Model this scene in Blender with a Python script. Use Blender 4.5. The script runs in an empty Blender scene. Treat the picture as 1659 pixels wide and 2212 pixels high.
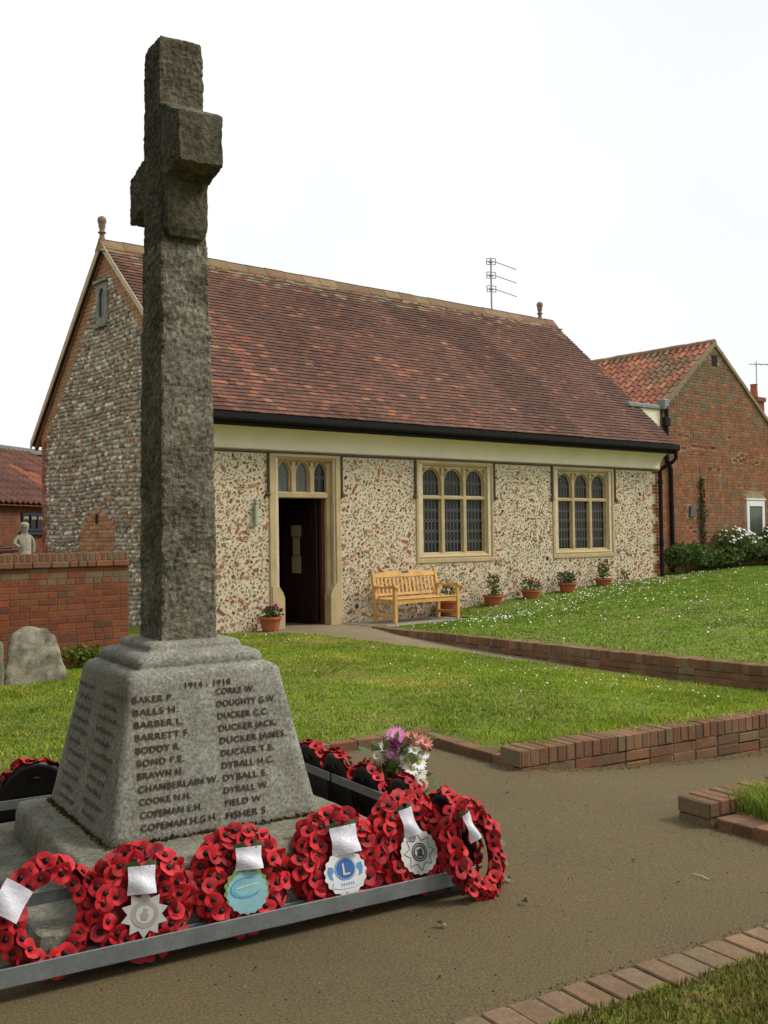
import bpy, math, random
import numpy as np
from mathutils import Vector, Matrix, noise as mnoise
R_ = math.radians
sc = bpy.context.scene
COL = sc.collection
random.seed(7); rng = np.random.default_rng(7)

# ------------------------------------------------------------------ camera
EYE = 1.52
yaw, pitch, roll = R_(50.3), R_(1.27), -0.014
fw = Vector((math.cos(yaw)*math.cos(pitch), math.sin(yaw)*math.cos(pitch), math.sin(pitch)))
r0 = Vector((math.sin(yaw), -math.cos(yaw), 0)); u0 = r0.cross(fw)
rt = math.cos(roll)*r0 + math.sin(roll)*u0; up = -math.sin(roll)*r0 + math.cos(roll)*u0
cam = bpy.data.cameras.new('camera'); camo = bpy.data.objects.new('camera', cam); COL.objects.link(camo)
m = Matrix((rt, up, -fw)).transposed().to_4x4(); m.translation = (0, 0, EYE); camo.matrix_world = m
cam.sensor_fit = 'VERTICAL'; cam.sensor_height = 36; cam.lens = 36*2255/2212
cam.clip_end = 3000; cam.clip_start = 0.05
sc.camera = camo

# ------------------------------------------------------------------ light: bright overcast sky, soft veiled sun from the right
SUN_EL, SUN_AZ = R_(48), math.atan2(-0.62, 0.78)        # azimuth of the sun measured from +X
w = bpy.data.worlds.new('World'); sc.world = w; w.use_nodes = True
nt = w.node_tree; nt.nodes.clear()
out = nt.nodes.new('ShaderNodeOutputWorld'); bg = nt.nodes.new('ShaderNodeBackground')
sky = nt.nodes.new('ShaderNodeTexSky'); sky.sky_type = 'NISHITA'; sky.sun_disc = False
sky.sun_elevation = SUN_EL; sky.sun_rotation = math.pi/2 - SUN_AZ
sky.air_density = 1.0; sky.dust_density = 3.0
mixc = nt.nodes.new('ShaderNodeMix'); mixc.data_type = 'RGBA'; mixc.inputs[0].default_value = 0.86
mixc.inputs[7].default_value = (9.6, 9.6, 9.35, 1)        # even cloud layer
wtc = nt.nodes.new('ShaderNodeTexCoord'); wn = nt.nodes.new('ShaderNodeTexNoise'); wn.inputs['Scale'].default_value = 1.6; wn.inputs['Detail'].default_value = 5
wr = nt.nodes.new('ShaderNodeMapRange'); wr.inputs[1].default_value = .3; wr.inputs[2].default_value = .7; wr.inputs[3].default_value = .90; wr.inputs[4].default_value = 1.08
nt.links.new(wtc.outputs['Generated'], wn.inputs['Vector']); nt.links.new(wn.outputs['Fac'], wr.inputs[0])
wc = nt.nodes.new('ShaderNodeVectorMath'); wc.operation = 'SCALE'; wc.inputs[0].default_value = (9.5, 9.65, 9.5); nt.links.new(wr.outputs[0], wc.inputs['Scale']); nt.links.new(wc.outputs[0], mixc.inputs[7])
nt.links.new(sky.outputs[0], mixc.inputs[6]); nt.links.new(mixc.outputs[2], bg.inputs[0])
bg.inputs[1].default_value = 0.104
nt.links.new(bg.outputs[0], out.inputs[0])
sl = bpy.data.lights.new('sun', 'SUN'); sl.energy = 2.1; sl.angle = R_(16); sl.color = (1, .95, .86)
so = bpy.data.objects.new('sun', sl); COL.objects.link(so)
sd = Vector((math.cos(SUN_AZ)*math.cos(SUN_EL), math.sin(SUN_AZ)*math.cos(SUN_EL), math.sin(SUN_EL)))
so.rotation_euler = sd.to_track_quat('Z', 'Y').to_euler(); so.location = (5, -5, 12)
sc.view_settings.view_transform = 'Standard'; sc.view_settings.look = 'None'
sc.view_settings.exposure = 0.17; sc.view_settings.gamma = 1

# ------------------------------------------------------------------ helpers
OFF = {}
class MB:
    """collects coloured polygons, builds them as ONE mesh object"""
    def __init__(s): s.V = []; s.F = []; s.C = []; s.n = 0
    def add(s, verts, faces, col=(1, 1, 1)):
        o = s.n; s.V.extend([tuple(v) for v in verts]); s.n += len(verts)
        for f in faces: s.F.append([i+o for i in f]); s.C.append(col)
    def box(s, lo, hi, col=(1, 1, 1), M=None):
        x0, y0, z0 = lo; x1, y1, z1 = hi
        v = [Vector(p) for p in ((x0,y0,z0),(x1,y0,z0),(x1,y1,z0),(x0,y1,z0),(x0,y0,z1),(x1,y0,z1),(x1,y1,z1),(x0,y1,z1))]
        if M is not None: v = [M @ p for p in v]
        s.add(v, ((0,3,2,1),(4,5,6,7),(0,1,5,4),(1,2,6,5),(2,3,7,6),(3,0,4,7)), col)
    def bbox(s, lo, hi, b=.004, col=(1, 1, 1), M=None):
        """box with all edges bevelled"""
        c = [(lo[i]+hi[i])/2 for i in range(3)]; h = [(hi[i]-lo[i])/2 for i in range(3)]; b = min(b, min(h)*.45)
        V = []; idx = {}
        for sx in (-1, 1):
            for sy in (-1, 1):
                for sz in (-1, 1):
                    S = (sx, sy, sz)
                    for ax in range(3):
                        p = [c[i]+S[i]*(h[i] if i == ax else h[i]-b) for i in range(3)]
                        idx[S+(ax,)] = len(V); V.append(Vector(p))
        F = []
        for ax in range(3):
            a1, a2 = [i for i in range(3) if i != ax]
            for sg in (-1, 1):
                q = []
                for (p, r) in ((-1,-1),(1,-1),(1,1),(-1,1)):
                    S = [0]*3; S[ax] = sg; S[a1] = p; S[a2] = r; q.append(idx[tuple(S)+(ax,)])
                F.append(q)
        for ax in range(3):
            a1, a2 = [i for i in range(3) if i != ax]
            for p in (-1, 1):
                for r in (-1, 1):
                    def k(sg, a): S = [0]*3; S[ax] = sg; S[a1] = p; S[a2] = r; return idx[tuple(S)+(a,)]
                    F.append([k(-1,a1), k(1,a1), k(1,a2), k(-1,a2)])
        for sx in (-1, 1):
            for sy in (-1, 1):
                for sz in (-1, 1): F.append([idx[(sx,sy,sz,a)] for a in range(3)])
        if M is not None: V = [M @ p for p in V]
        # fix winding outward
        cc = sum(V, Vector())/len(V); G = []
        for f in F:
            n = (V[f[1]]-V[f[0]]).cross(V[f[2]]-V[f[0]]); fc = sum((V[i] for i in f), Vector())/len(f)
            G.append(f if n.dot(fc-cc) > 0 else f[::-1])
        s.add(V, G, col)
    def tube(s, pts, r, n=8, col=(1, 1, 1), cap=True):
        pts = [Vector(p) for p in pts]; rs = r if isinstance(r, (list, tuple)) else [r]*len(pts)
        V = []
        for i, p in enumerate(pts):
            d = (pts[min(i+1, len(pts)-1)]-pts[max(i-1, 0)]).normalized()
            a = d.cross(Vector((0,0,1)) if abs(d.z) < .9 else Vector((1,0,0))).normalized(); b = d.cross(a)
            for k in range(n):
                t = 2*math.pi*k/n; V.append(p+(a*math.cos(t)+b*math.sin(t))*rs[i])
        F = []
        for i in range(len(pts)-1):
            for k in range(n):
                F.append((i*n+k, i*n+(k+1) % n, (i+1)*n+(k+1) % n, (i+1)*n+k))
        if cap: F += [tuple(range(n))[::-1], tuple((len(pts)-1)*n+k for k in range(n))]
        s.add(V, [f[::-1] for f in F], col)
    def lathe(s, prof, c=(0,0,0), n=20, col=(1, 1, 1)):
        V = []; F = []
        for (r, z) in prof:
            for k in range(n):
                t = 2*math.pi*k/n; V.append((c[0]+r*math.cos(t), c[1]+r*math.sin(t), c[2]+z))
        for i in range(len(prof)-1):
            for k in range(n): F.append((i*n+k, i*n+(k+1) % n, (i+1)*n+(k+1) % n, (i+1)*n+k))
        s.add(V, F, col)
    def prism(s, poly, axis, a, b, col=(1, 1, 1)):
        """poly of 2-D points extruded along axis from a to b"""
        def P(p, t):
            return {'x': (t, p[0], p[1]), 'y': (p[0], t, p[1]), 'z': (p[0], p[1], t)}[axis]
        n = len(poly); V = [P(p, a) for p in poly]+[P(p, b) for p in poly]
        F = [tuple(range(n)), tuple(range(2*n-1, n-1, -1))]+[(i, n+i, n+(i+1) % n, (i+1) % n) for i in range(n)]
        ar = sum(poly[i][0]*poly[(i+1) % n][1]-poly[(i+1) % n][0]*poly[i][1] for i in range(n))
        flip = (ar > 0) == ((b > a) == (axis != 'y'))
        if flip: F = [f[::-1] for f in F]
        s.add(V, F, col)
    def build(s, name, mat, parent=None, base=None, smooth=False):
        V = np.array(s.V, dtype=np.float32).reshape(-1, 3)
        return mk(name, V, s.F, np.array(s.C, dtype=np.float32), mat, parent, base, smooth)

def mk(name, V, F, C, mat, parent=None, base=None, smooth=False):
    off = np.array(OFF.get(parent.name, (0, 0, 0)) if parent else (base or (0, 0, 0)), dtype=np.float32)
    me = bpy.data.meshes.new(name)
    V = V-off
    if isinstance(F, np.ndarray):
        k = F.shape[1]; nf = len(F); me.vertices.add(len(V)); me.vertices.foreach_set('co', V.ravel())
        me.loops.add(nf*k); me.loops.foreach_set('vertex_index', F.ravel().astype(np.int32))
        me.polygons.add(nf); me.polygons.foreach_set('loop_start', np.arange(0, nf*k, k, dtype=np.int32))
        me.update(calc_edges=True); tot = np.full(nf, k)
    else:
        me.from_pydata(V.tolist(), [], F); tot = np.array([len(f) for f in F])
    if C is not None and len(C):
        a = me.color_attributes.new('Col', 'FLOAT_COLOR', 'CORNER')
        c4 = np.ones((len(tot), 4), dtype=np.float32); c4[:, :3] = C
        a.data.foreach_set('color', np.repeat(c4, tot, axis=0).ravel())
    if smooth: me.polygons.foreach_set('use_smooth', np.ones(len(me.polygons), dtype=bool))
    if mat: me.materials.append(mat)
    me.validate()
    o = bpy.data.objects.new(name, me); COL.objects.link(o)
    if parent: o.parent = parent; OFF[o.name] = tuple(off)
    else: o.location = tuple(off); OFF[o.name] = tuple(off)
    return o

def tag(o, label=None, cat=None, group=None, kind=None):
    if label: o['label'] = label
    if cat: o['category'] = cat
    if group: o['group'] = group
    if kind: o['kind'] = kind
    return o
def thing(name, label, cat, loc=(0, 0, 0), rz=0, group=None, local=False):
    """Empty at a thing's base.  local=True: its parts are modelled round the origin"""
    o = bpy.data.objects.new(name, None); COL.objects.link(o); o.location = loc; o.rotation_euler = (0, 0, rz)
    o.empty_display_size = .2
    OFF[o.name] = (0, 0, 0) if local else tuple(loc)
    return tag(o, label, cat, group)

def lin(r, g, b, k=1.0):
    f = lambda c: (c/255/12.92 if c <= 10 else ((c/255+.055)/1.055)**2.4)/k
    return (f(r), f(g), f(b))
def jit(c, a=.12, h=.04):
    t = 1+random.uniform(-a, a)
    return tuple(max(0, x*t*(1+random.uniform(-h, h))) for x in c)

def vnoise(x, y, s=1.0, seed=0):
    x = np.asarray(x)*s; y = np.asarray(y)*s
    xi = np.floor(x).astype(np.int64); yi = np.floor(y).astype(np.int64); fx = x-xi; fy = y-yi
    def hsh(a, b):
        h = (a*374761393+b*668265263+seed*1274126177) & 0x7fffffff
        h = ((h ^ (h >> 13))*1274126177) & 0x7fffffff
        return ((h ^ (h >> 16)) & 0xffff)/65535.
    fx = fx*fx*(3-2*fx); fy = fy*fy*(3-2*fy)
    return (hsh(xi, yi)*(1-fx)+hsh(xi+1, yi)*fx)*(1-fy)+(hsh(xi, yi+1)*(1-fx)+hsh(xi+1, yi+1)*fx)*fy

def material(name, base=None, rough=.85, var=.25, vs=6., var2=.0, vs2=40., stain=None, ss=1.2, samt=.5, sharp=.12, bump=0., bs=80., bdist=.01, spec=.25, metal=0., trans=0., leafy=0., soft=0.):
    """base None: colour from the mesh's own per-piece colours ('Col')"""
    mt = bpy.data.materials.new(name); mt.use_nodes = True; t = mt.node_tree; N = t.nodes; Lk = t.links
    b = N['Principled BSDF']; b.inputs['Roughness'].default_value = rough; b.inputs['Specular IOR Level'].default_value = spec
    b.inputs['Metallic'].default_value = metal
    tc = N.new('ShaderNodeTexCoord')
    if base is None:
        a = N.new('ShaderNodeAttribute'); a.attribute_name = 'Col'; cur = a.outputs['Color']
    else:
        a = N.new('ShaderNodeRGB'); a.outputs[0].default_value = (*base, 1); cur = a.outputs[0]
    def nz(scale, det=4):
        n = N.new('ShaderNodeTexNoise'); n.inputs['Scale'].default_value = scale; n.inputs['Detail'].default_value = det
        n.inputs['Roughness'].default_value = .65
        Lk.new(tc.outputs['Object'], n.inputs['Vector']); return n.outputs['Fac']
    def mulnoise(cur, amp, scale):
        mr = N.new('ShaderNodeMapRange'); mr.inputs[1].default_value = .28; mr.inputs[2].default_value = .72
        mr.inputs[3].default_value = 1-amp; mr.inputs[4].default_value = 1+amp
        Lk.new(nz(scale), mr.inputs[0])
        mx = N.new('ShaderNodeVectorMath'); mx.operation = 'SCALE'; Lk.new(cur, mx.inputs[0]); Lk.new(mr.outputs[0], mx.inputs['Scale'])
        return mx.outputs[0]
    if stain:
        mr = N.new('ShaderNodeMapRange'); mr.inputs[1].default_value = .52-sharp; mr.inputs[2].default_value = .52+sharp
        mr.inputs[3].default_value = 0; mr.inputs[4].default_value = samt; Lk.new(nz(ss, 6), mr.inputs[0])
        mx = N.new('ShaderNodeMix'); mx.data_type = 'RGBA'; Lk.new(mr.outputs[0], mx.inputs[0]); Lk.new(cur, mx.inputs[6])
        mx.inputs[7].default_value = (*stain, 1); cur = mx.outputs[2]
    if var: cur = mulnoise(cur, var, vs)
    if var2: cur = mulnoise(cur, var2, vs2)
    Lk.new(cur, b.inputs['Base Color'])
    if soft:                                              # blades share the lie of the turf: shade nearer to the sward's own normal
        ge = N.new('ShaderNodeNewGeometry'); m1 = N.new('ShaderNodeMix'); m1.data_type = 'VECTOR'; m1.inputs[0].default_value = soft
        Lk.new(ge.outputs['Normal'], m1.inputs[4]); m1.inputs[5].default_value = (0, 0, 1); vn = N.new('ShaderNodeVectorMath'); vn.operation = 'NORMALIZE'
        Lk.new(m1.outputs[1], vn.inputs[0]); Lk.new(vn.outputs[0], b.inputs['Normal'])
    if leafy:
        tl = N.new('ShaderNodeBsdfTranslucent'); Lk.new(cur, tl.inputs['Color']); ms = N.new('ShaderNodeMixShader'); ms.inputs[0].default_value = leafy
        Lk.new(b.outputs[0], ms.inputs[1]); Lk.new(tl.outputs[0], ms.inputs[2]); Lk.new(ms.outputs[0], N['Material Output'].inputs['Surface'])
    if bump:
        bp = N.new('ShaderNodeBump'); bp.inputs['Strength'].default_value = bump; bp.inputs['Distance'].default_value = bdist
        Lk.new(nz(bs, 5), bp.inputs['Height']); Lk.new(bp.outputs[0], b.inputs['Normal'])
    return mt

M = {}
M['wall'] = material('masonry', None, .9, .16, 5, .18, 40, bump=.7, bs=50, bdist=.015)
M['brick'] = material('brickwork', None, .92, .2, 3, .22, 50, stain=(.12, .085, .05), ss=2.2, samt=.42, sharp=.18, bump=.5, bs=90, bdist=.008)
M['tile'] = material('clay_tile', None, .8, .18, 2.2, .2, 30, bump=.35, bs=70, bdist=.008)
M['limestone'] = material('limestone', (.49, .375, .20), .85, .14, 3, .08, 60, stain=(.33, .26, .15), ss=2.5, samt=.5, bump=.25, bs=120, bdist=.004)
M['render'] = material('cream_render', (.80, .72, .55), .85, .07, 1.5, .04, 30, bump=.15, bs=40, bdist=.006)
M['string'] = material('weathered_string', (.115, .085, .055), .9, .3, 8, .2, 60, bump=.3, bs=60)
M['black'] = material('black_paint', (.010, .009, .010), .7, .2, 6, bump=.05, spec=.18)
M['granite'] = material('granite', (.275, .268, .225), .8, .2, 5, .62, 75, stain=(.17, .155, .11), ss=4.5, samt=.5, bump=.5, bs=130, bdist=.006)
M['rough_granite'] = material('rough_granite', (.255, .228, .178), .88, .42, 9, .62, 42, stain=(.085, .074, .040), ss=3.2, samt=.7, bump=1.0, bs=45, bdist=.02)
M['head_granite'] = material('lichened_granite', (.15, .13, .088), .9, .4, 9, .6, 42, stain=(.06, .052, .026), ss=4, samt=.7, bump=.8, bs=60, bdist=.02)
M['slabstone'] = material('slab_stone', (.25, .24, .19), .88, .35, 7, .5, 60, stain=(.10, .095, .06), ss=3, samt=.6, bump=.6, bs=70, bdist=.01)
M['letter'] = material('letter_paint', (.070, .042, .030), .8, .5, 40)
M['smudge'] = material('worn_letter', (.10, .085, .06), .9, .4, 40)
M['steel'] = material('galvanised_steel', (.18, .195, .195), .6, .22, 8, .12, 60, bump=.1, bs=60, spec=.5, metal=.25)
M['poppy'] = material('poppy_paper', None, .62, .3, 9, bump=.15, bs=120, bdist=.002, spec=.35)
M['poppyc'] = material('poppy_centre', (.012, .011, .012), .5, .2, 40)
M['tray'] = material('black_tray', (.010, .008, .009), .45, .2, 20, bump=.2, bs=40, bdist=.004, spec=.4)
M['ringred'] = material('wreath_base', (.14, .008, .013), .7, .4, 25)
M['paper'] = material('paper_card', (.66, .65, .72), .25, .08, 30, bump=.5, bs=22, bdist=.012, spec=.5)
M['print'] = material('printed_disc', None, .5, .16, 14, bump=.1)
M['leaf'] = material('leaf', None, .55, .25, 20, spec=.3, leafy=.35)
M['flower'] = material('petals', None, .6, .1, 30)
M['bark'] = material('stem', (.10, .09, .04), .9, .3, 20)
M['wood'] = material('oiled_hardwood', (.60, .345, .105), .5, .2, 4, .2, 40, bump=.2, bs=60, bdist=.003, spec=.35)
M['darkwood'] = material('dark_wood', (.020, .0085, .007), .5, .3, 5, .1, 60, spec=.3)
M['redwood'] = material('red_brown_wood', (.085, .024, .014), .5, .25, 5)
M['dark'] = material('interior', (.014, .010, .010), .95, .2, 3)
M['matblue'] = material('blue_carpet', (.06, .09, .13), .95, .2, 20)
M['glass'] = material('leaded_glass', (.012, .012, .010), .25, .4, 2.5, bump=.12, bs=9, bdist=.02, spec=.28)
M['glassgreen'] = material('green_leaded_glass', (.075, .085, .062), .2, .2, 3, bump=.12, bs=9, bdist=.02, spec=.5)
M['lead'] = material('lead', (.21, .225, .225), .55, .15, 8, bump=.2, bs=30, spec=.4, metal=.2)
M['leadline'] = material('lead_came', (.16, .165, .15), .6, .2, 20)
M['terra'] = material('terracotta', (.34, .105, .045), .85, .2, 9, .12, 60, bump=.2, bs=60)
M['finial'] = material('weathered_terracotta', (.24, .15, .105), .88, .3, 12, bump=.3)
M['soil'] = material('soil', (.04, .028, .018), .95, .4, 30, bump=.8, bs=60)
M['white'] = material('white_paint', (.78, .78, .76), .45, .05, 5)
M['stonefig'] = material('cast_stone', (.30, .28, .215), .9, .35, 12, .15, 60, bump=.4, bs=60)
M['grave'] = material('lichened_gravestone', (.29, .26, .195), .92, .35, 7, .25, 60, stain=(.06, .052, .036), ss=4.5, samt=.9, bump=.7, bs=40, bdist=.012)
M['grave2'] = material('mossy_gravestone', (.17, .16, .11), .92, .35, 7, .25, 60, bump=.6, bs=40)
M['lampgreen'] = material('pale_green_plastic', (.36, .43, .33), .4, .08, 10)
M['notice'] = material('buff_notice', (.30, .26, .17), .7, .1, 20, .1, 60)
M['alu'] = material('aluminium', (.33, .33, .34), .45, .1, 10, metal=.4)
M['slate'] = material('slate_roof', (.085, .095, .105), .7, .25, 4, .2, 30)
M['concrete'] = material('concrete', (.27, .24, .19), .92, .18, 3, .2, 60, bump=.3, bs=80)
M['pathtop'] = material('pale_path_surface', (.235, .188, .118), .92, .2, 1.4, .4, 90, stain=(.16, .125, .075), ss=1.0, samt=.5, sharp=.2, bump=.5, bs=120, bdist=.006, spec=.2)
M['tarmac'] = material('worn_tarmac', (.148, .113, .058), .92, .26, 1.1, .5, 100, stain=(.090, .066, .032), ss=1.1, samt=.65, sharp=.16, bump=.55, bs=120, bdist=.006, spec=.2)
M['earth'] = material('grass_ground', (.075, .10, .022), .95, .3, 2, .3, 40, stain=(.12, .11, .045), ss=.7, samt=.6, bump=.6, bs=60, bdist=.02)
M['sod'] = material('lawn_sod', (.145, .195, .022), .95, .3, 3, .35, 60, stain=(.24, .20, .07), ss=1.1, samt=.6, sharp=.1, bump=.8, bs=70, bdist=.02)
M['grass'] = material('grass_blade', None, .7, .15, 6, spec=.15, leafy=.30, soft=.8)
M['roofdeck'] = material('roof_underside', (.05, .035, .025), .95, .2, 3)

def plate(outer, holes, d, bevel=0.):
    """flat plate with holes in x-z, faces from y=0 (front) to y=d; returns verts, faces"""
    cu = bpy.data.curves.new('tmp', 'CURVE'); cu.dimensions = '2D'; cu.fill_mode = 'BOTH'
    cu.extrude = max(d/2-bevel, 1e-4); cu.bevel_depth = bevel; cu.bevel_resolution = 0; cu.offset = -bevel
    for poly in [outer]+holes:
        sp = cu.splines.new('POLY'); sp.points.add(len(poly)-1); sp.use_cyclic_u = True
        for i, p in enumerate(poly): sp.points[i].co = (p[0], p[1], 0, 1)
    ob = bpy.data.objects.new('tmp', cu); me = bpy.data.meshes.new_from_object(ob)
    V = [(v.co.x, d/2-v.co.z, v.co.y) for v in me.vertices]; F = [tuple(p.vertices) for p in me.polygons]
    bpy.data.objects.remove(ob); bpy.data.curves.remove(cu); bpy.data.meshes.remove(me)
    return V, F
def text_mesh(s, size, ext=.0012, align='LEFT', space=1.08):
    cu = bpy.data.curves.new('tmp', 'FONT'); cu.body = s; cu.size = size; cu.extrude = ext; cu.align_x = align
    cu.resolution_u = 3; cu.space_character = space; cu.offset = size*.008
    ob = bpy.data.objects.new('tmp', cu); me = bpy.data.meshes.new_from_object(ob)
    V = [tuple(v.co) for v in me.vertices]; F = [tuple(p.vertices) for p in me.polygons]
    bpy.data.objects.remove(ob); bpy.data.curves.remove(cu); bpy.data.meshes.remove(me)
    return V, F
def rect(x0, z0, x1, z1): return [(x0, z0), (x1, z0), (x1, z1), (x0, z1)]
def arch(x0, x1, z0, zs, za, n=8):
    """pointed arch outline: sill z0, spring zs, apex za"""
    wd = x1-x0; h = za-zs; r = (h*h+(wd/2)**2)/wd; pts = [(x0, z0), (x1, z0)]
    a = math.atan2(h, r-wd/2)
    for i in range(n+1): t = a*i/n; pts.append((x1-r+r*math.cos(t), zs+r*math.sin(t)))
    for i in range(n-1, -1, -1): t = a*i/n; pts.append((x0+r-r*math.cos(t), zs+r*math.sin(t)))
    return pts
def inpoly(x, y, poly):
    x = np.asarray(x); y = np.asarray(y); res = np.zeros(x.shape, bool); n = len(poly); j = n-1
    for i in range(n):
        xi, yi = poly[i]; xj, yj = poly[j]
        c = ((yi > y) != (yj > y)) & (x < (xj-xi)*(y-yi)/((yj-yi) if yj != yi else 1e-9)+xi)
        res ^= c; j = i
    return res

def bricks(mb, O, U, Vd, Nn, u0, u1, v0, v1, inside, pal, L=.215, H=.065, mort=.010, proud=.008, headers=0.5, ragged=.002):
    """lay bricks, each a little block of its own colour, on a mortar face through O spanned by U,Vd; Nn points outwards"""
    O, U, Vd, Nn = Vector(O), Vector(U), Vector(Vd), Vector(Nn)
    row = 0; v = v0
    while v < v1-.02:
        hv = min(H, v1-v)
        u = u0-(row % 2)*(L/2+mort/2)*.98-random.uniform(0, .02); k = 0
        while u < u1:
            l = L if ((row % 4 != 2) if headers else True) and random.random() > headers*.25 else L/2-mort/2
            a, b = max(u, u0), min(u+l, u1)
            if b-a > .02 and inside((a+b)/2, v+hv/2):
                p = proud*random.uniform(.6, 1.25); j = lambda: random.uniform(-ragged, ragged)
                q = [(a+j(), v+j()), (b+j(), v+j()), (b+j(), v+hv+j()), (a+j(), v+hv+j())]
                V = [O+U*x+Vd*y for x, y in q]+[O+U*x+Vd*y+Nn*p for x, y in [(q[0][0]+.003, q[0][1]+.003), (q[1][0]-.003, q[1][1]+.003), (q[2][0]-.003, q[2][1]-.003), (q[3][0]+.003, q[3][1]-.003)]]
                F = [(4,5,6,7),(0,1,5,4),(1,2,6,5),(2,3,7,6),(3,0,4,7)]
                if U.cross(Vd).dot(Nn) < 0: F = [f[::-1] for f in F]
                mb.add(V, F, pal((a+b)/2, v+hv/2))
            u += l+mort; k += 1
        v += H+mort; row += 1

# ------------------------------------------------------------------ ground
def g_np(X, Y): return -.22*(1-np.exp(-np.maximum(0, X-5)/2.))*np.clip((13-Y)/8, 0, 1)
AM = R_(-8.3); EX = np.array([math.cos(AM), math.sin(AM)]); EY = np.array([-math.sin(AM), math.cos(AM)]); OM = np.array([2.322, 4.276])
def W2(x, y): p = OM+EX*x+EY*y; return (float(p[0]), float(p[1]))
def W3(x, y, z): return (*W2(x, y), z)
def xedge(Y): return np.interp(Y, [2, 5.8, 7.96, 9.97, 13.27, 13.6, 14.4], [10.2, 9.95, 9.72, 9.6, 9.23, 8.75, 8.5])
def lawn_h(X, Y):
    df = xedge(Y)-X; t = np.clip(df/2.8, 0, 1); t = t*t*(3-2*t)
    far = np.clip((Y-7)/4, 0, 1)
    lx = (X-OM[0])*EX[0]+(Y-OM[1])*EX[1]; ly = (X-OM[0])*EY[0]+(Y-OM[1])*EY[1]
    h = (g_np(X, Y)+.03)*(1-t)+(.085*(1-far)+.03*far)*t+.012*(vnoise(X, Y, .9, 3)-.5)
    return np.where((lx < 2.70) & (ly < 2.07), np.minimum(h, .035), h)
def hwall(X): return np.interp(X, [11, 13.2, 14.3, 15.4, 16.5, 17.65, 20.1, 23, 30, 60], [0, .03, .15, .23, .30, .38, .48, .60, .75, 1.0])
def raised_h(X, Y):
    wt = np.clip((13.3-Y)/2.5, 0, 1); wt = wt*wt*(3-2*wt)
    return (1-wt)*hwall(X)+wt*(.095+.041*(X-10.1))+.015*(vnoise(X, Y, .8, 5)-.5)*wt
RET = [(11.05, 13.62), (10.76, 13.3), (10.42, 12.2), (10.22, 10.96), (10.12, 10.0), (9.95, 8.0), (9.95, 5.8), (9.98, 4.2), (10.05, 1.5)]

def sheet(name, x0, x1, y0, y1, step, hf, mat, poly=None, holes=()):
    nx = int((x1-x0)/step)+1; ny = int((y1-y0)/step)+1
    xs = np.linspace(x0, x1, nx); ys = np.linspace(y0, y1, ny); X, Y = np.meshgrid(xs, ys)
    V = np.stack([X, Y, hf(X, Y)], -1).reshape(-1, 3).astype(np.float32)
    i = np.arange(nx*ny).reshape(ny, nx)
    F = np.stack([i[:-1, :-1], i[:-1, 1:], i[1:, 1:], i[1:, :-1]], -1).reshape(-1, 4)
    c = V[F].mean(1); keep = np.ones(len(F), bool)
    if poly: keep = inpoly(c[:, 0], c[:, 1], poly)
    for h in holes: keep &= ~inpoly(c[:, 0], c[:, 1], h)
    return tag(mk(name, V, F[keep], None, mat, smooth=True), kind='structure')

mb = MB(); mb.add([(-900, -900, -.42), (1200, -900, -.42), (1200, 1200, -.42), (-900, 1200, -.42)], [(0, 1, 2, 3)])
tag(mb.build('ground', M['earth']), kind='structure')
sheet('tarmac_path', -6, 14, -4, 16, .125, lambda X, Y: g_np(X, Y)+.006*(vnoise(X, Y, 1.3, 9)-.5), M['tarmac'])
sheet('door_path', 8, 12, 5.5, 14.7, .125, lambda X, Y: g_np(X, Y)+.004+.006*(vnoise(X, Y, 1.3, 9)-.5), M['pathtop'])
LAWN = [(-9, 8), W2(-2.6, 1.97), W2(2.59, 1.97), W2(2.59, .76), W2(8.2, .76), (9.98, 4.6), (9.95, 5.8), (9.72, 7.96), (9.6, 9.97), (9.4, 12), (9.23, 13.2), (8.9, 13.62), (8.55, 13.78), (8.3, 14.4), (8.2, 17), (-9, 17)]
sheet('lawn', -9, 10.4, 3, 17, .06, lambda X, Y: lawn_h(X, Y), M['sod'], LAWN)
PAD = [(10.9, 13.25), (13.15, 13.25), (13.15, 14.5), (10.9, 14.5)]
RAISED = RET+[(40, 1.5), (60, 14), (60, 40), (21.4, 40), (20.3, 14.5), (13.1, 14.5), (13.1, 13.25), (11.05, 13.25)]
RAISED_IN = [(x+.10, y) for x, y in RET]+RAISED[len(RET):]
sheet('raised_lawn', 9.8, 40, 1.5, 16, .1, raised_h, M['sod'], RAISED_IN)
mb = MB(); mb.box((10.95, 13.22, -.1), (13.2, 14.35, .012)); tag(mb.build('bench_pad', M['concrete']), kind='structure')
VERGE = [W2(-4, -2.1), W2(2.6, -2.1), W2(6, -2.1), W2(6, -5), W2(-4, -5)]
def verge_h(X, Y): return .02+.02*(vnoise(X, Y, 2.3, 8))
sheet('grass_verge', -4, 10, -3, 3, .06, verge_h, M['sod'], VERGE)
RISL = [W2(2.68, -.80), W2(9, -.80), W2(9, -2.2), W2(2.68, -2.2)]
sheet('side_lawn', 4, 12, -2, 4, .06, lambda X, Y: .045+0*X, M['sod'], RISL)

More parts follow.
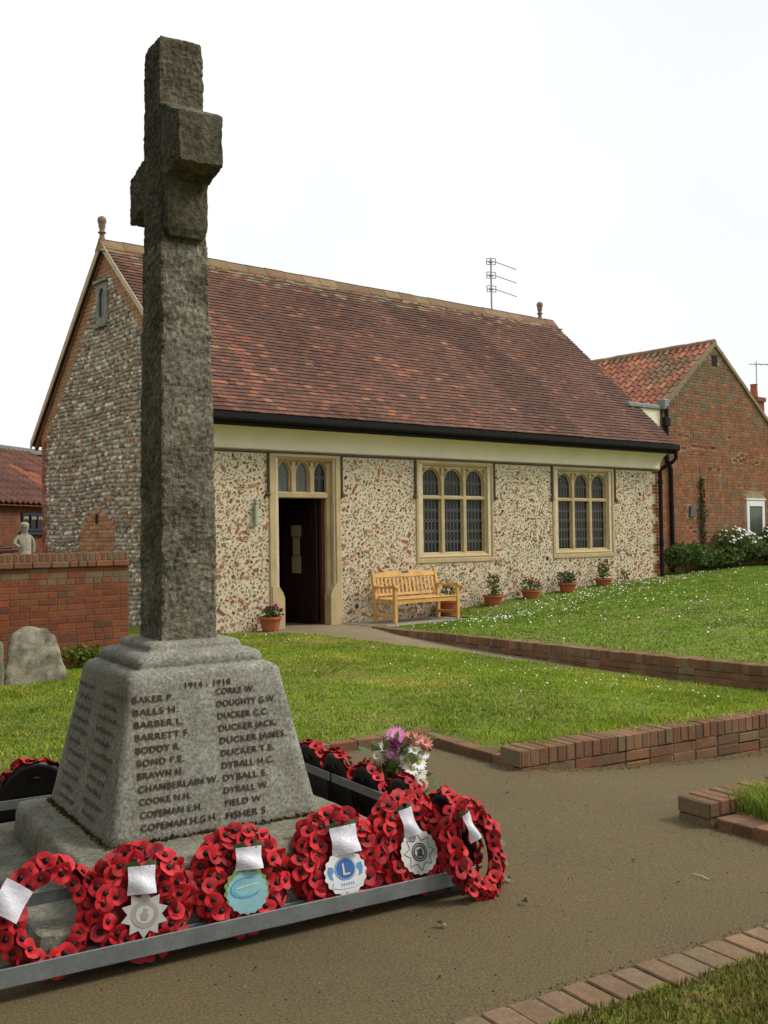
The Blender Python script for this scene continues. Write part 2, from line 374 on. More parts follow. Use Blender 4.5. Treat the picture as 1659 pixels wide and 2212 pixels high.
# ------------------------------------------------------------------ grass
def ray_uv(P):
    v = P-np.array([0, 0, EYE]); z = v@np.array(fw); return (v@np.array(rt))/z, (v@np.array(up))/z, z
def blades(name, poly, bbox, dens, hf, hgt, wid, pal, label, seed=1, hmod=None, near=True, maxd=60):
    r = np.random.default_rng(seed); x0, x1, y0, y1 = bbox; n = int((x1-x0)*(y1-y0)*dens)
    X = r.uniform(x0, x1, n); Y = r.uniform(y0, y1, n); k = inpoly(X, Y, poly)
    k &= r.uniform(0, 1, n) < np.clip(.55+.9*vnoise(X, Y, 9, seed), 0, 1)
    X = X[k]; Y = Y[k]; Z = hf(X, Y)
    u, v, d = ray_uv(np.stack([X, Y, Z], 1)); k = (np.abs(u) < .62) & (np.abs(v) < .8) & (d > .5) & (d < maxd)
    X, Y, Z = X[k], Y[k], Z[k]; n = len(X)
    clump = vnoise(X, Y, 5, seed+1)*.6+vnoise(X, Y, 1.1, seed+2)*.4
    h = hgt*(.45+.9*clump)*r.uniform(.6, 1.35, n)
    if hmod is not None: h = h*hmod(X, Y)
    th = r.uniform(0, 2*np.pi, n); wv = wid*r.uniform(.6, 1.3, n); ln = h*r.uniform(.1, .8, n); ph = r.uniform(0, 2*np.pi, n)
    dx, dy = np.cos(th), np.sin(th); lx, ly = np.cos(ph), np.sin(ph)
    B = np.stack([X, Y, Z-.004], 1)
    a = B+np.stack([dx*wv, dy*wv, 0*X], 1); b = B-np.stack([dx*wv, dy*wv, 0*X], 1)
    m_ = B+np.stack([lx*ln*.3, ly*ln*.3, h*.6], 1); wm = wv*.75
    c = m_+np.stack([dx*wm, dy*wm, 0*X], 1); e = m_-np.stack([dx*wm, dy*wm, 0*X], 1)
    t = B+np.stack([lx*ln, ly*ln, h], 1)
    V = np.stack([b, a, c, e, t], 1).reshape(-1, 3).astype(np.float32)
    i = np.arange(n)*5
    F3 = np.concatenate([np.stack([i, i+1, i+2], 1), np.stack([i, i+2, i+3], 1), np.stack([i+3, i+2, i+4], 1)])
    C = pal(X, Y, r, n); C = np.concatenate([C, C, C*1.08])
    return tag(mk(name, V, F3, C.astype(np.float32), M['grass']), label, 'grass', kind='stuff')
def lawn_pal(dry=.35, seed=4, brown=False, k=(1, 1, 1)):
    G = np.array([[.195, .295, .022], [.255, .345, .034], [.150, .245, .024], [.40, .37, .085], [.50, .43, .14]]) if not brown else np.array([[.15, .145, .025], [.21, .185, .04], [.11, .115, .022], [.30, .21, .07], [.38, .27, .11]])
    def f(X, Y, r, n):
        t = vnoise(X, Y, .9, seed)*.55+vnoise(X, Y, 3.1, seed+1)*.45
        pd = np.clip((t-.52)*3.2, 0, 1)*dry+.05
        pick = r.uniform(0, 1, n); dr = pick < pd
        idx = r.choice(3, n, p=[.45, .33, .22]); idx[dr] = 3+r.integers(0, 2, dr.sum())
        return G[idx]*np.array(k)*r.uniform(.7, 1.3, (n, 1))*(.75+.5*vnoise(X, Y, 1.7, seed+7))[:, None]
    return f
def isl_hmod(X, Y):
    lx = (X-OM[0])*EX[0]+(Y-OM[1])*EX[1]; ly = (X-OM[0])*EY[0]+(Y-OM[1])*EY[1]
    e = np.where((lx > 2.4) & (ly < 1.5), np.clip(1-(ly-.82)/.5, 0, 1), 0)
    e = np.maximum(e, np.where(lx < 2.9, np.clip(1-(np.minimum(np.abs(ly-2.02), 9))/.3, 0, 1)*.5, 0))
    return 1+1.7*e
blades('lawn_grass', LAWN, (1, 10.4, 4, 14.4), 2900, lawn_h, .028, .0044, lawn_pal(.75, k=(1.22, 1.22, .82)), 'mown green lawn with yellowed patches around the memorial', 11, isl_hmod)
blades('raised_lawn_grass', RAISED_IN, (9.9, 28, 4, 15.5), 900, raised_h, .028, .008, lawn_pal(.10, 21, k=(.86, 1.06, .62)), 'bright green raised lawn sloping up beside the flint building', 12)
blades('verge_grass', VERGE, (2, 6, 1, 2.4), 17000, verge_h, .028, .0026, lawn_pal(.9, 31, True), 'mossy yellow green grass verge in the foreground corner', 13)
blades('verge_grass', VERGE, (2, 9, -2.5, 1), 2600, verge_h, .034, .005, lawn_pal(.9, 31, True), 'rough grass verge continuing to the right of the foreground corner', 15)
blades('verge_grass', VERGE, (6, 9.5, 1, 2.4), 2600, verge_h, .034, .005, lawn_pal(.9, 31, True), 'rough grass verge beyond the foreground corner', 16)
blades('side_grass', RISL, (4.6, 8, 2, 3.6), 6500, lambda X, Y: .045+0*X, .14, .0036, lawn_pal(.2, 41), 'long tufted grass inside the small side kerb', 14)

def strip(p, q, w0, w1):
    a, b = np.array(W2(*p)), np.array(W2(*q)); d = (b-a)/np.linalg.norm(b-a); n_ = np.array([-d[1], d[0]])
    return [tuple(a+n_*w0), tuple(b+n_*w0), tuple(b+n_*w1), tuple(a+n_*w1)]
def clip_pal(X, Y, r, n):
    G = np.array([[.24, .18, .07], [.16, .12, .045], [.10, .10, .025], [.30, .24, .11]]); return G[r.integers(0, 4, n)]*r.uniform(.6, 1.2, (n, 1))
for k, (p, q, w0, w1, bb) in enumerate((((-2, 1.9), (2.5, 1.9), -.09, .0, (1, 6, 5, 7)), ((2.53, 1.9), (2.53, .7), -.10, .0, (4.5, 5.5, 4.3, 6.2)), ((2.5, .70), (7.5, .70), -.13, .0, (4.5, 10.5, 3, 5)), ((2.53, -.9), (2.53, -1.86), -.12, .0, (4, 5.2, 2, 3.8)), ((-1.5, -1.88), (5, -1.88), .0, .05, (.5, 8, 1, 3)))):
    blades('dry_clippings', strip(p, q, w0, w1), bb, 2600, lambda X, Y: g_np(X, Y)+.004, .012, .0035, clip_pal, 'dry grass clippings and moss along the foot of the kerbs', 51+k, lambda X, Y: .6)
rg = np.random.default_rng(91); n = 5200
X = rg.uniform(.8, 7.5, n); Y = rg.uniform(2.0, 6.2, n); lx = (X-OM[0])*EX[0]+(Y-OM[1])*EX[1]; ly = (X-OM[0])*EY[0]+(Y-OM[1])*EY[1]
k = (((lx < 2.5) & (ly > -1.86) & (ly < 1.88)) | ((ly > -.6) & (ly < .68))) & ~((np.abs(lx) < .9) & (ly > -.95) & (ly < .8)); X, Y = X[k], Y[k]; n = len(X)
a = np.arange(5)*2*np.pi/5; rr = rg.uniform(.0012, .0036, n); z = g_np(X, Y)+.006*(vnoise(X, Y, 1.3, 9)-.5)
top = np.stack([X[:, None]+rr[:, None]*np.cos(a)[None], Y[:, None]+rr[:, None]*np.sin(a)[None], np.repeat((z+rr*.8)[:, None], 5, 1)], -1); bot = top.copy(); bot[:, :, 2] = (z-.002)[:, None]; bot[:, :, :2] += (bot[:, :, :2]-np.stack([X, Y], 1)[:, None])*.3
V = np.concatenate([bot, top], 1).reshape(-1, 3).astype(np.float32); F = []
o = np.arange(n)*10
for q in range(5): F.append(np.stack([o+q, o+(q+1) % 5, o+5+(q+1) % 5, o+5+q], 1))
F += [np.stack([o+5, o+6, o+7, o+8], 1), np.stack([o+5, o+8, o+9, o+9], 1)[:0]]
gc = np.array([[.34, .30, .22], [.22, .18, .12], [.05, .04, .028], [.30, .24, .14]])[rg.integers(0, 4, n)]
tag(mk('grit', V, np.concatenate(F), np.concatenate([gc]*6).astype(np.float32), M['wall']), 'loose pale and dark grit lying on the tarmac', 'grit', kind='stuff')
def daisies(name, pts, rad, label):
    pts = np.array(pts, dtype=np.float32); n = len(pts); a = np.arange(6)*np.pi/3
    r = np.random.default_rng(5); rr = rad*r.uniform(.7, 1.3, n)
    tilt = r.normal(0, .5, (n, 2))
    ring = np.stack([np.cos(a), np.sin(a)], 1)
    V = pts[:, None, :]+np.stack([ring[None, :, 0]*rr[:, None], ring[None, :, 1]*rr[:, None], (ring[None, :, 0]*tilt[:, :1]+ring[None, :, 1]*tilt[:, 1:])*rr[:, None]], -1)
    F = np.arange(n*6).reshape(n, 6); C = np.tile(np.array([[.82, .82, .78]]), (n, 1))
    return tag(mk(name, V.reshape(-1, 3).astype(np.float32), F, C, M['flower']), label, 'daisies', kind='stuff')
P = []
r = np.random.default_rng(77)
for (cx, cy, sx, sy, n) in [(12.6, 11.9, 1.0, .7, 330), (13.6, 12.6, .9, .5, 240), (15.0, 13.3, 1.2, .35, 260), (17.3, 13.6, 1.3, .3, 360), (19.6, 13.8, 1.2, .3, 240), (15.8, 11.3, .8, .5, 90), (13.2, 8.9, 1.6, .8, 110), (15.5, 9.5, 1.2, .6, 70), (18, 10.8, 1.6, .8, 110), (17.0, 12.9, 1.2, .3, 150), (21.5, 14.2, .8, .3, 120), (16, 11, 5, 2.2, 190)]:
    n = int(n*.62); x = r.normal(cx, sx, n); y = r.normal(cy, sy, n); k = inpoly(x, y, RAISED_IN) & (y < 14.25)
    z = raised_h(x[k], y[k])+r.uniform(.02, .045, k.sum()); P += list(zip(x[k], y[k], z))
daisies('raised_lawn_daisies', P, .011, 'white daisies scattered over the raised lawn')
P = []
for (cx, cy, sx, sy, n) in [(8.6, 7.6, .7, 1.2, 110), (7.2, 6.5, .9, .8, 35), (8.8, 13.0, .3, .4, 30), (7, 9, 1.5, 2, 60), (4.6, 9.5, 1, 1, 25)]:
    x = r.normal(cx, sx, n); y = r.normal(cy, sy, n); k = inpoly(x, y, LAWN) & (y < 13.9)
    z = lawn_h(x[k], y[k])+r.uniform(.02, .04, k.sum()); P += list(zip(x[k], y[k], z))
daisies('lawn_daisies', P, .0075, 'few white daisies scattered over the lower lawn')

# ------------------------------------------------------------------ kerbs and low brick walls
KP = [lin(130, 92, 66), lin(120, 84, 62), lin(136, 100, 74), lin(114, 86, 66), lin(126, 84, 60), lin(126, 106, 82)]
KM = lin(140, 124, 100, 1.1)
def kpal(): return jit(random.choice(KP), .13)
def brick_row(mb, p, q, zf, width, h, spacing=.075, gap=.009, inset=0., side=1, vertical=False):
    """row of bricks across a kerb from p to q, each `spacing` along it; body lies to the left (side=1) of p->q; zf gives the top"""
    p, q = Vector((*p, 0)), Vector((*q, 0)); d = (q-p); L = d.length; d.normalize(); nrm = Vector((-d.y, d.x, 0))*side
    n = max(1, round(L/spacing)); sp = L/n
    for i in range(n):
        a = p+d*(i*sp+gap/2); zt = zf(i/n)+random.uniform(-.004, .004)
        Mx = Matrix((d, nrm, Vector((0, 0, 1)))).transposed().to_4x4(); Mx.translation = a
        Mx = Mx @ Matrix.Rotation(random.uniform(-.012, .012), 4, 'Z')
        mb.bbox((0, random.uniform(-.004, .004), zt-h), (sp-gap, width+random.uniform(-.004, .004), zt), .005, kpal(), Mx)
    Mx = Matrix((d, nrm, Vector((0, 0, 1)))).transposed().to_4x4(); Mx.translation = p
    z0, z1 = zf(0)-.006, zf(1)-.006
    v = [(0, .006, z0-h+.002), (L, .006, z1-h+.002), (L, width-.006, z1-h+.002), (0, width-.006, z0-h+.002), (0, .006, z0), (L, .006, z1), (L, width-.006, z1), (0, width-.006, z0)]
    F = ((0,3,2,1),(4,5,6,7),(0,1,5,4),(1,2,6,5),(2,3,7,6),(3,0,4,7))
    if side < 0: F = [f[::-1] for f in F]
    mb.add([Mx @ Vector(t) for t in v], F, KM)
gz = lambda p: float(g_np(np.array(p[0]), np.array(p[1])))
# low kerb behind and beside the memorial
mb = MB()
brick_row(mb, W2(-4.4, 1.9), W2(2.66, 1.9), lambda t: .064, .115, .11, .215, .009)
brick_row(mb, W2(2.53, .78), W2(2.53, 1.895), lambda t: .064, .115, .11, .215, .009, side=-1)
tag(mb.build('brick_kerb', M['brick'], base=W3(2.53, 1.9, 0)), 'low brick kerb edging the lawn behind the memorial', 'kerb')
# lawn retaining wall to the right of the paved square
mb = MB(); p, q = W2(2.53, .70), W2(8.0, .70)
brick_row(mb, p, q, lambda t: .132, .215, .105, .0765, .009)
rows = 4
for k in range(rows):
    zt = .132-.105-.009-k*.074
    brick_row(mb, W2(2.53+.0, .703), q, lambda t, zt=zt: zt, .205, .066, .225, .010)
tag(mb.build('brick_wall', M['brick'], base=W3(2.53, .7, 0)), 'low brick wall with upright top course holding the middle lawn corner', 'low wall', 'low brick walls in the grounds')
# small side wall and its kerb
mb = MB()
brick_row(mb, W2(2.50, -.64), W2(6.5, -.64), lambda t: .132, .215, .075, .0765, .009, side=-1)
for k in range(3): brick_row(mb, W2(2.503, -.643), W2(6.5, -.643), lambda t, k=k: .132-.084-k*.074, .205, .066, .225, .01, side=-1)
brick_row(mb, W2(2.53, -.87), W2(2.53, -1.86), lambda t: .062, .22, .075, .112, .009, side=1)
tag(mb.build('brick_wall', M['brick'], base=W3(2.5, -.64, 0)), 'short low brick wall stepping down to a kerb at the right edge', 'low wall', 'low brick walls in the grounds')
# flush kerb in the foreground
mb = MB()
KP0 = KP; KP = [tuple(.62*a+.38*b for a, b in zip(c, (.27, .21, .135))) for c in KP0]
brick_row(mb, W2(-1.5, -1.88), W2(5.5, -1.88), lambda t: .012, .215, .07, .112, .014, side=-1)
KP = KP0
tag(mb.build('brick_edging', M['brick'], base=W3(1, -1.9, 0)), 'flush worn brick edging along the foreground grass', 'kerb')
# retaining wall along the sloping path
mb = MB()
def rettop(Y): return float(np.interp(Y, [5, 9, 11, 13.3, 13.7], [.11, .11, .10, .03, .012]))
for i in range(len(RET)-1):
    a, b = RET[i], RET[i+1]
    tp = lambda t, a=a, b=b: rettop(a[1]+(b[1]-a[1])*t)
    brick_row(mb, a, b, tp, .22, .105, .0765, .008, side=1)
    for k in range(4): brick_row(mb, (a[0]+.004, a[1]), (b[0]+.004, b[1]), lambda t, k=k, tp=tp: tp(t)-.113-k*.074, .2, .066, .225, .01, side=1)
tag(mb.build('brick_wall', M['brick'], base=(10, 8, -.15)), 'long curving low brick retaining wall below the raised lawn', 'low wall', 'low brick walls in the grounds')

# ------------------------------------------------------------------ flint building
CX0, CX1, CY0, CY1 = 8.13, 20.15, 14.36, 20.6
EZ, RZ, RY = 3.47, 6.85, 17.55
ch = thing('flint_hall', 'long flint and brick hall with steep red tiled roof and stone framed windows', 'building', (CX0, CY0, 0))
MORT = lin(206, 189, 160, 1.0); GM = lin(178, 162, 134, 1.05)
def stones(mb, O, U, Vd, Nn, x0, x1, z0, z1, inside, n, seed, mind):
    """random flints, cobbles and brick bats pressed into mortar"""
    r = random.Random(seed); O, U, Vd, Nn = map(Vector, (O, U, Vd, Nn)); grid = {}; cs = .15
    FL = [lin(74,66,58), lin(112,105,94), lin(130,122,108), lin(146,134,114), lin(96,87,75), lin(156,138,112), lin(136,118,94), lin(168,156,134), lin(120,104,84)]
    BR = [lin(162,112,84), lin(152,102,76), lin(170,122,94), lin(144,98,76), lin(158,116,92)]
    done = 0; tries = 0
    while done < n and tries < n*14:
        tries += 1; x = r.uniform(x0, x1); z = r.uniform(z0, z1); t = r.random()
        if t < .13: kind = 'brick'; a, b = r.choice([(.048, .026), (.052, .030), (.036, .028), (.085, .026), (.058, .025), (.03, .022), (.035, .02)])
        elif t < .16: kind = 'big'; a = r.uniform(.04, .06); b = a*r.uniform(.6, .95)
        elif t < .22: kind = 'white'; a = r.uniform(.02, .045); b = a*r.uniform(.6, .9)
        else: kind = 'flint'; a = r.uniform(.014, .046); b = a*r.uniform(.32, .75)
        rad = max(a, b)*.9
        if not inside(x, z, rad*.9): continue
        gx, gz_ = int(x/cs), int(z/cs); ok = True
        for i in (-1, 0, 1):
            for j in (-1, 0, 1):
                for (px, pz, pr) in grid.get((gx+i, gz_+j), ()):
                    if (px-x)**2+(pz-z)**2 < ((pr+rad)*mind)**2: ok = False; break
                if not ok: break
            if not ok: break
        if not ok: continue
        grid.setdefault((gx, gz_), []).append((x, z, rad)); done += 1
        ang = r.uniform(-.25, .25) if kind == 'brick' and r.random() < .4 else r.uniform(0, math.pi)
        k = 4 if kind == 'brick' else r.choice((5, 6, 7, 8)); pts = []
        for i in range(k):
            if k == 4: u, v = [(-a, -b), (a, -b), (a, b), (-a, b)][i]; u += r.uniform(-.006, .006); v += r.uniform(-.005, .005)
            else:
                tt = 2*math.pi*(i+r.uniform(-.25, .25))/k; f = r.uniform(.75, 1.15); u, v = a*f*math.cos(tt), b*f*math.sin(tt)
            pts.append((x+u*math.cos(ang)-v*math.sin(ang), z+u*math.sin(ang)+v*math.cos(ang)))
        h = r.uniform(.006, .014); tx, tz = r.uniform(-.25, .25), r.uniform(-.25, .25)
        cxm = sum(p[0] for p in pts)/k; czm = sum(p[1] for p in pts)/k
        V = [O+U*p[0]+Vd*p[1]+Nn*-.004 for p in pts]
        sh = .9 if kind == 'brick' else .72
        top = [(cxm+(p[0]-cxm)*sh, czm+(p[1]-czm)*sh) for p in pts]
        V += [O+U*p[0]+Vd*p[1]+Nn*(h+tx*(p[0]-cxm)+tz*(p[1]-czm)) for p in top]
        c = jit(r.choice(BR), .2) if kind == 'brick' else lin(198,194,184) if kind == 'white' else jit(r.choice(FL), .25, .05)
        rim = jit(lin(176,168,150), .2) if kind in ('flint', 'big') and r.random() < .45 else c
        F = [tuple(range(k, 2*k))]; S = [(i, (i+1) % k, k+(i+1) % k, k+i) for i in range(k)]
        if U.cross(Vd).dot(Nn) < 0: F = [f[::-1] for f in F]; S = [f[::-1] for f in S]
        o = mb.n; mb.V.extend([tuple(v) for v in V]); mb.n += len(V)
        for f in F: mb.F.append([i+o for i in f]); mb.C.append(c)
        for f in S: mb.F.append([i+o for i in f]); mb.C.append(rim)

# ---- front wall (openings, flints, brick quoins)
HOLES = [(9.66, -.02, 10.80, 2.83), (12.86, 1.10, 14.56, 2.82), (16.62, 1.10, 18.30, 2.82)]
FR = [(9.47, -.4, 10.94, 2.93), (12.68, .99, 14.70, 2.93), (16.44, .99, 18.46, 2.93)]
mb = MB(); V, F = plate([(CX0, -.5), (CX1, -.5), (CX1, 3.2), (CX0, 3.2)], [rect(*HOLES[1]), rect(*HOLES[2]), rect(9.66, -.02, 10.80, 2.83)], .34)
mb.add([(x, y+CY0, z) for x, y, z in V], F, MORT)
def fin(x, z, rr):
    if x-rr < CX0+.02 or x+rr > CX1-.02: return False
    for (a, b, c, d) in FR:
        if a-rr < x < c+rr and b-rr < z < d+rr: return False
    q = .24+.10*(int((z+1)/.15) % 2)
    return CX0+q+rr < x < CX1-q-.04-rr and z+rr < 2.88
stones(mb, (0, CY0, 0), (1, 0, 0), (0, 0, 1), (0, -1, 0), CX0, CX1, -.1, 2.9, fin, 5200, 3, .86)
QP = [lin(150,88,64), lin(140,76,56), lin(160,100,76), lin(128,74,58), lin(150,104,80)]
def qpal(u, v): return jit(random.choice(QP), .18)
bricks(mb, (0, CY0, 0), (1,0,0), (0,0,1), (0,-1,0), CX0+.0, CX0+.34, -.1, 2.88, lambda u, v: u < CX0+.22+.11*(int((v+1)/.15) % 2), qpal, L=.105)
bricks(mb, (0, CY0, 0), (1,0,0), (0,0,1), (0,-1,0), CX1-.30, CX1, -.1, 2.88, lambda u, v: u > CX1-.16-.12*(int((v+1)/.225) % 2), qpal, L=.13)
mb.build('front_wall', M['wall'], ch)

# ---- left gable wall: coursed cobbles, brick verge bands, blocked arch
mb = MB()
def zr(y): return EZ+(RZ-EZ)*(1-abs(y-RY)/((RY-13.93) if y < RY else (20.9-RY)))-.03
GY = [(CY0+.02, -.6), (CY1, -.6), (CY1, zr(CY1)), (RY, zr(RY)), (CY0+.02, zr(CY0+.02))]
mb.prism(GY, 'x', CX0+.02, CX0+.36, GM)
NICHE = (17.46, 5.42, 17.94, 6.16)
def in_arch(y, z, e=0.): return 17.25-e < y < 18.72+e and z < 1.70+.36*(1-((y-17.98)/.75)**2)+e
BP = [lin(158,92,62), lin(146,80,56), lin(168,104,70), lin(134,80,60), lin(150,100,74), lin(120,84,66)]
def bpal(u, v): return jit(random.choice(BP), .2)
verge_z = lambda y: zr(y)-.50
def gin(y, z, rr=.03):
    if NICHE[0]-.04 < y < NICHE[2]+.04 and NICHE[1]-.04 < z < NICHE[3]+.04: return False
    if in_arch(y, z, .02) or z > verge_z(y): return False
    q = .14+.1*(int((z+1)/.15) % 2)
    return CY0+q < y < CY1-q-.05
rr_ = random.Random(9); z = -.05
GC = [lin(166,160,148), lin(146,140,128), lin(128,121,110), lin(182,177,167), lin(156,143,122), lin(136,124,106), lin(116,108,98), lin(204,201,194)]
GB = [lin(148,102,78), lin(136,94,74), lin(128,88,70), lin(154,110,86)]
while z < 6.4:
    hz = rr_.uniform(.05, .09); y = CY0+.1
    while y < CY1-.08:
        wd = rr_.uniform(.045, .125)*(1 if z < 4 else .9); yc, zc = y+wd/2, z+hz/2+.022*math.sin(y*2.1+z)+rr_.uniform(-.012, .012)
        if gin(yc, zc) and rr_.random() < .96:
            k = 7; a, b = wd*.5, hz*.52; bat = rr_.random() < (.10+.10*math.sin(z*1.3+y*.5)**2)
            c = tuple(1.22*q_ for q_ in jit(rr_.choice(GB if bat else GC), .2, .05)); V = []
            for ring, (f, h) in enumerate(((1.0, -.002), (.78, .026), (.38, .038))):
                for i in range(k):
                    t = 2*math.pi*(i+.3*ring)/k; q = rr_.uniform(.86, 1.08); e = .8 if bat else 1
                    cx_, sx_ = math.cos(t), math.sin(t)
                    cx_ = math.copysign(abs(cx_)**e, cx_); sx_ = math.copysign(abs(sx_)**e, sx_)
                    V.append((CX0+.02-h*(.5 if bat else 1), yc+a*f*q*cx_, zc+b*f*q*sx_))
            F = []
            for ring in range(2):
                for i in range(k): F.append((ring*k+i, ring*k+k+i, ring*k+k+(i+1) % k, ring*k+(i+1) % k))
            F.append(tuple(range(3*k-1, 2*k-1, -1)))
            mb.add(V, F, c)
        y += wd+rr_.uniform(.004, .018)
    z += hz+rr_.uniform(.004, .014)
GO, GU, GV, GN = (CX0+.02, 0, 0), (0, 1, 0), (0, 0, 1), (-1, 0, 0)
bricks(mb, GO, GU, GV, GN, 17.2, 19.1, -.1, 2.2, lambda y, z: in_arch(y, z), lambda u, v: jit(random.choice([lin(172, 124, 88), lin(166, 114, 80), lin(178, 134, 98)]), .14), proud=.02, headers=.8)
mb.box((CX0-.004, 17.93, 1.80), (CX0+.03, 18.05, 1.98), (.02, .018, .015))
bricks(mb, GO, GU, GV, GN, CY0, CY0+.26, -.1, 3.4, lambda y, z: y < CY0+.13+.1*(int((z+1)/.15) % 2), bpal, L=.105, proud=.02)
bricks(mb, GO, GU, GV, GN, CY1-.30, CY1, -.1, 3.5, lambda y, z: y > CY1-.17-.1*(int((z+1)/.15) % 2), bpal, L=.105, proud=.02)
bricks(mb, GO, GU, GV, GN, CY0, CY1, 2.6, 6.85, lambda y, z: verge_z(y) < z < zr(y)-.04 and CY0+.01 < y < CY1-.01, lambda u, v: jit(lin(168, 128, 96), .08), L=.105, proud=.014)
mb.build('gable_wall', M['wall'], ch)
nw = MB(); V, F = plate(rect(NICHE[0], NICHE[1], NICHE[2], NICHE[3]), [arch(17.58, 17.82, 5.54, 5.90, 6.06, 6)], .10, .012)
nw.add([(CX0-.02+y, x, z) for x, y, z in V], [f[::-1] for f in F])
nw.box((CX0-.06, NICHE[0]-.02, NICHE[1]-.07), (CX0+.04, NICHE[2]+.02, NICHE[1]-.002)); nw.box((CX0-.06, NICHE[0]-.03, NICHE[3]+.002), (CX0+.03, NICHE[2]+.03, NICHE[3]+.06))
wn = nw.build('gable_window', M['slabstone'], ch)
g_ = MB(); g_.box((CX0+.012, 17.56, 5.52), (CX0+.018, 17.84, 6.08)); g_.build('pane', M['glass'], wn)
# far gable + rear wall + inner room so the doorway opens on a dark room
mb = MB(); mb.prism([(CY0+.345, -.6)]+GY[1:4]+[(CY0+.345, zr(CY0+.345))], 'x', CX1-.36, CX1-.002, GM)
mb.box((CX0+.38, CY1-.3, -.6), (CX1-.38, CY1-.001, 3.3), GM); mb.build('rear_walls', M['wall'], ch)
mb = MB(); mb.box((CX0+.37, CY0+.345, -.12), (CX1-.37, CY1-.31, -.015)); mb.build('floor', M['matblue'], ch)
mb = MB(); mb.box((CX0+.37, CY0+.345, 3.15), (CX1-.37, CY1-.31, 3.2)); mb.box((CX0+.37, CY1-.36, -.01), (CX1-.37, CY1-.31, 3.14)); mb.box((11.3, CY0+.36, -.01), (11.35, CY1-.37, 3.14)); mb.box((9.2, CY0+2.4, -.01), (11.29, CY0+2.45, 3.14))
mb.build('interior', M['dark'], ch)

# ---- cove, string course
mb = MB(); pts = []
for i in range(25):
    t = math.pi/2*i/24; pts.append((CY0-.012-.34*(1-math.cos(t)), 2.955+.34*math.sin(t)))
poly = pts+[(CY0+.02, 3.30), (CY0+.02, 2.955)]
mb.prism(poly, 'x', CX0+.01, CX1-.01); mb.build('cove', M['render'], ch)
mb = MB(); mb.prism([(CY0+.01, 2.945), (CY0-.035, 2.925), (CY0-.05, 2.905), (CY0+.01, 2.885)][::-1], 'x', CX0+.01, CX1-.02); mb.build('string_course', M['string'], ch)

# ---- roof
roof = MB(); n = 47; sl_ = Vector((0, RY-13.93, RZ-EZ)); SL = sl_.length; s_ = sl_.normalized(); nn = Vector((0, -s_.z, s_.y)); gauge = SL/(n+.6)
TP = [lin(114,80,66), lin(108,75,62), lin(119,83,68), lin(104,74,62), lin(122,84,69), lin(112,81,69)]
TO = [lin(150,96,72), lin(144,88,66), lin(158,108,82)]
for k in range(n+1):
    x = CX0-.09-(k % 2)*.0825; wv = [random.uniform(-.006, .006) for _ in range(3)]
    while x < CX1+.08:
        a, b = max(x, CX0-.09), min(x+.162, CX1+.06)
        if b-a > .03:
            sag = .012*(float(vnoise(np.array(x), np.array(k*.35), .9, 2))-.5)
            u0 = k*gauge+random.uniform(-.005, .005)+sag*1.2; lift = random.uniform(0, .006)
            O = Vector((0, 13.93, EZ)); t0, t1 = u0, min(u0+gauge*1.7, SL)
            hb = .030+lift; ht = .006; cr = random.uniform(-.003, .003)
            def P(xx, t, h): return O+s_*t+nn*h+Vector((xx, 0, 0))
            V = [P(a, t0, hb-.017), P(b, t0, hb-.017), P(b, t1, ht-.015), P(a, t1, ht-.015), P(a, t0, hb+cr), P(b, t0, hb-cr), P(b, t1, ht), P(a, t1, ht)]
            ox = float(vnoise(np.array(x), np.array(k*.1), 1.3, 6)); lf = max(0, 1-(x-CX0)/8.5)
            dk = float(vnoise(np.array(x), np.array(k*.1), .55, 14))
            c = random.choice(TO) if random.random() < .025+.24*lf*max(0, ox-.35)*2 else random.choice(TP)
            c = tuple(q*(.60 if dk > .66 else .70+.4*(dk-.2)) for q in jit(c, .10))
            if k > n-7 and random.random() < .2: c = jit(lin(120,112,84), .15)
            roof.add(V, [(4,5,6,7),(0,1,5,4),(1,2,6,5),(3,0,4,7),(0,3,2,1)], c)
        x += .165
TR = roof.build('roof', M['tile'], ch)
mb = MB(); e = .02
mb.prism([(13.95, EZ-.05), (RY, RZ-.06), (20.87, EZ-.05), (20.87, EZ+.02), (RY, RZ+.02-.03), (13.95, EZ-.012)][::-1], 'x', CX0-.08, CX1+.05, (.1, .05, .04))
mb.build('roof_slab', M['roofdeck'], ch)
mb = MB(); mb.prism([(13.9, EZ-.085), (RY, RZ-.10), (RY, RZ+.040), (13.9, EZ+.02)][::-1], 'x', CX0-.108, CX0-.092, lin(186,172,144)); mb.prism([(20.9, EZ-.11), (20.9, EZ+.03), (RY, RZ+.04), (RY, RZ-.12)][::-1], 'x', CX0-.112, CX0-.09, lin(184,160,136))
mb.prism([(13.95, EZ-.13), (RY, RZ-.13), (RY, RZ-.05), (13.95, EZ-.055)][::-1], 'x', CX0-.03, CX0+.04, lin(150,104,80)); mb.prism([(20.86, EZ-.13), (20.86, EZ-.055), (RY, RZ-.05), (RY, RZ-.13)][::-1], 'x', CX0-.03, CX0+.04, lin(150,104,80))
mb.build('verge', M['wall'], ch)
mb = MB(); x = CX0-.12; RC = [lin(128,108,76), lin(120,98,70), lin(132,106,78), lin(124,92,68)]
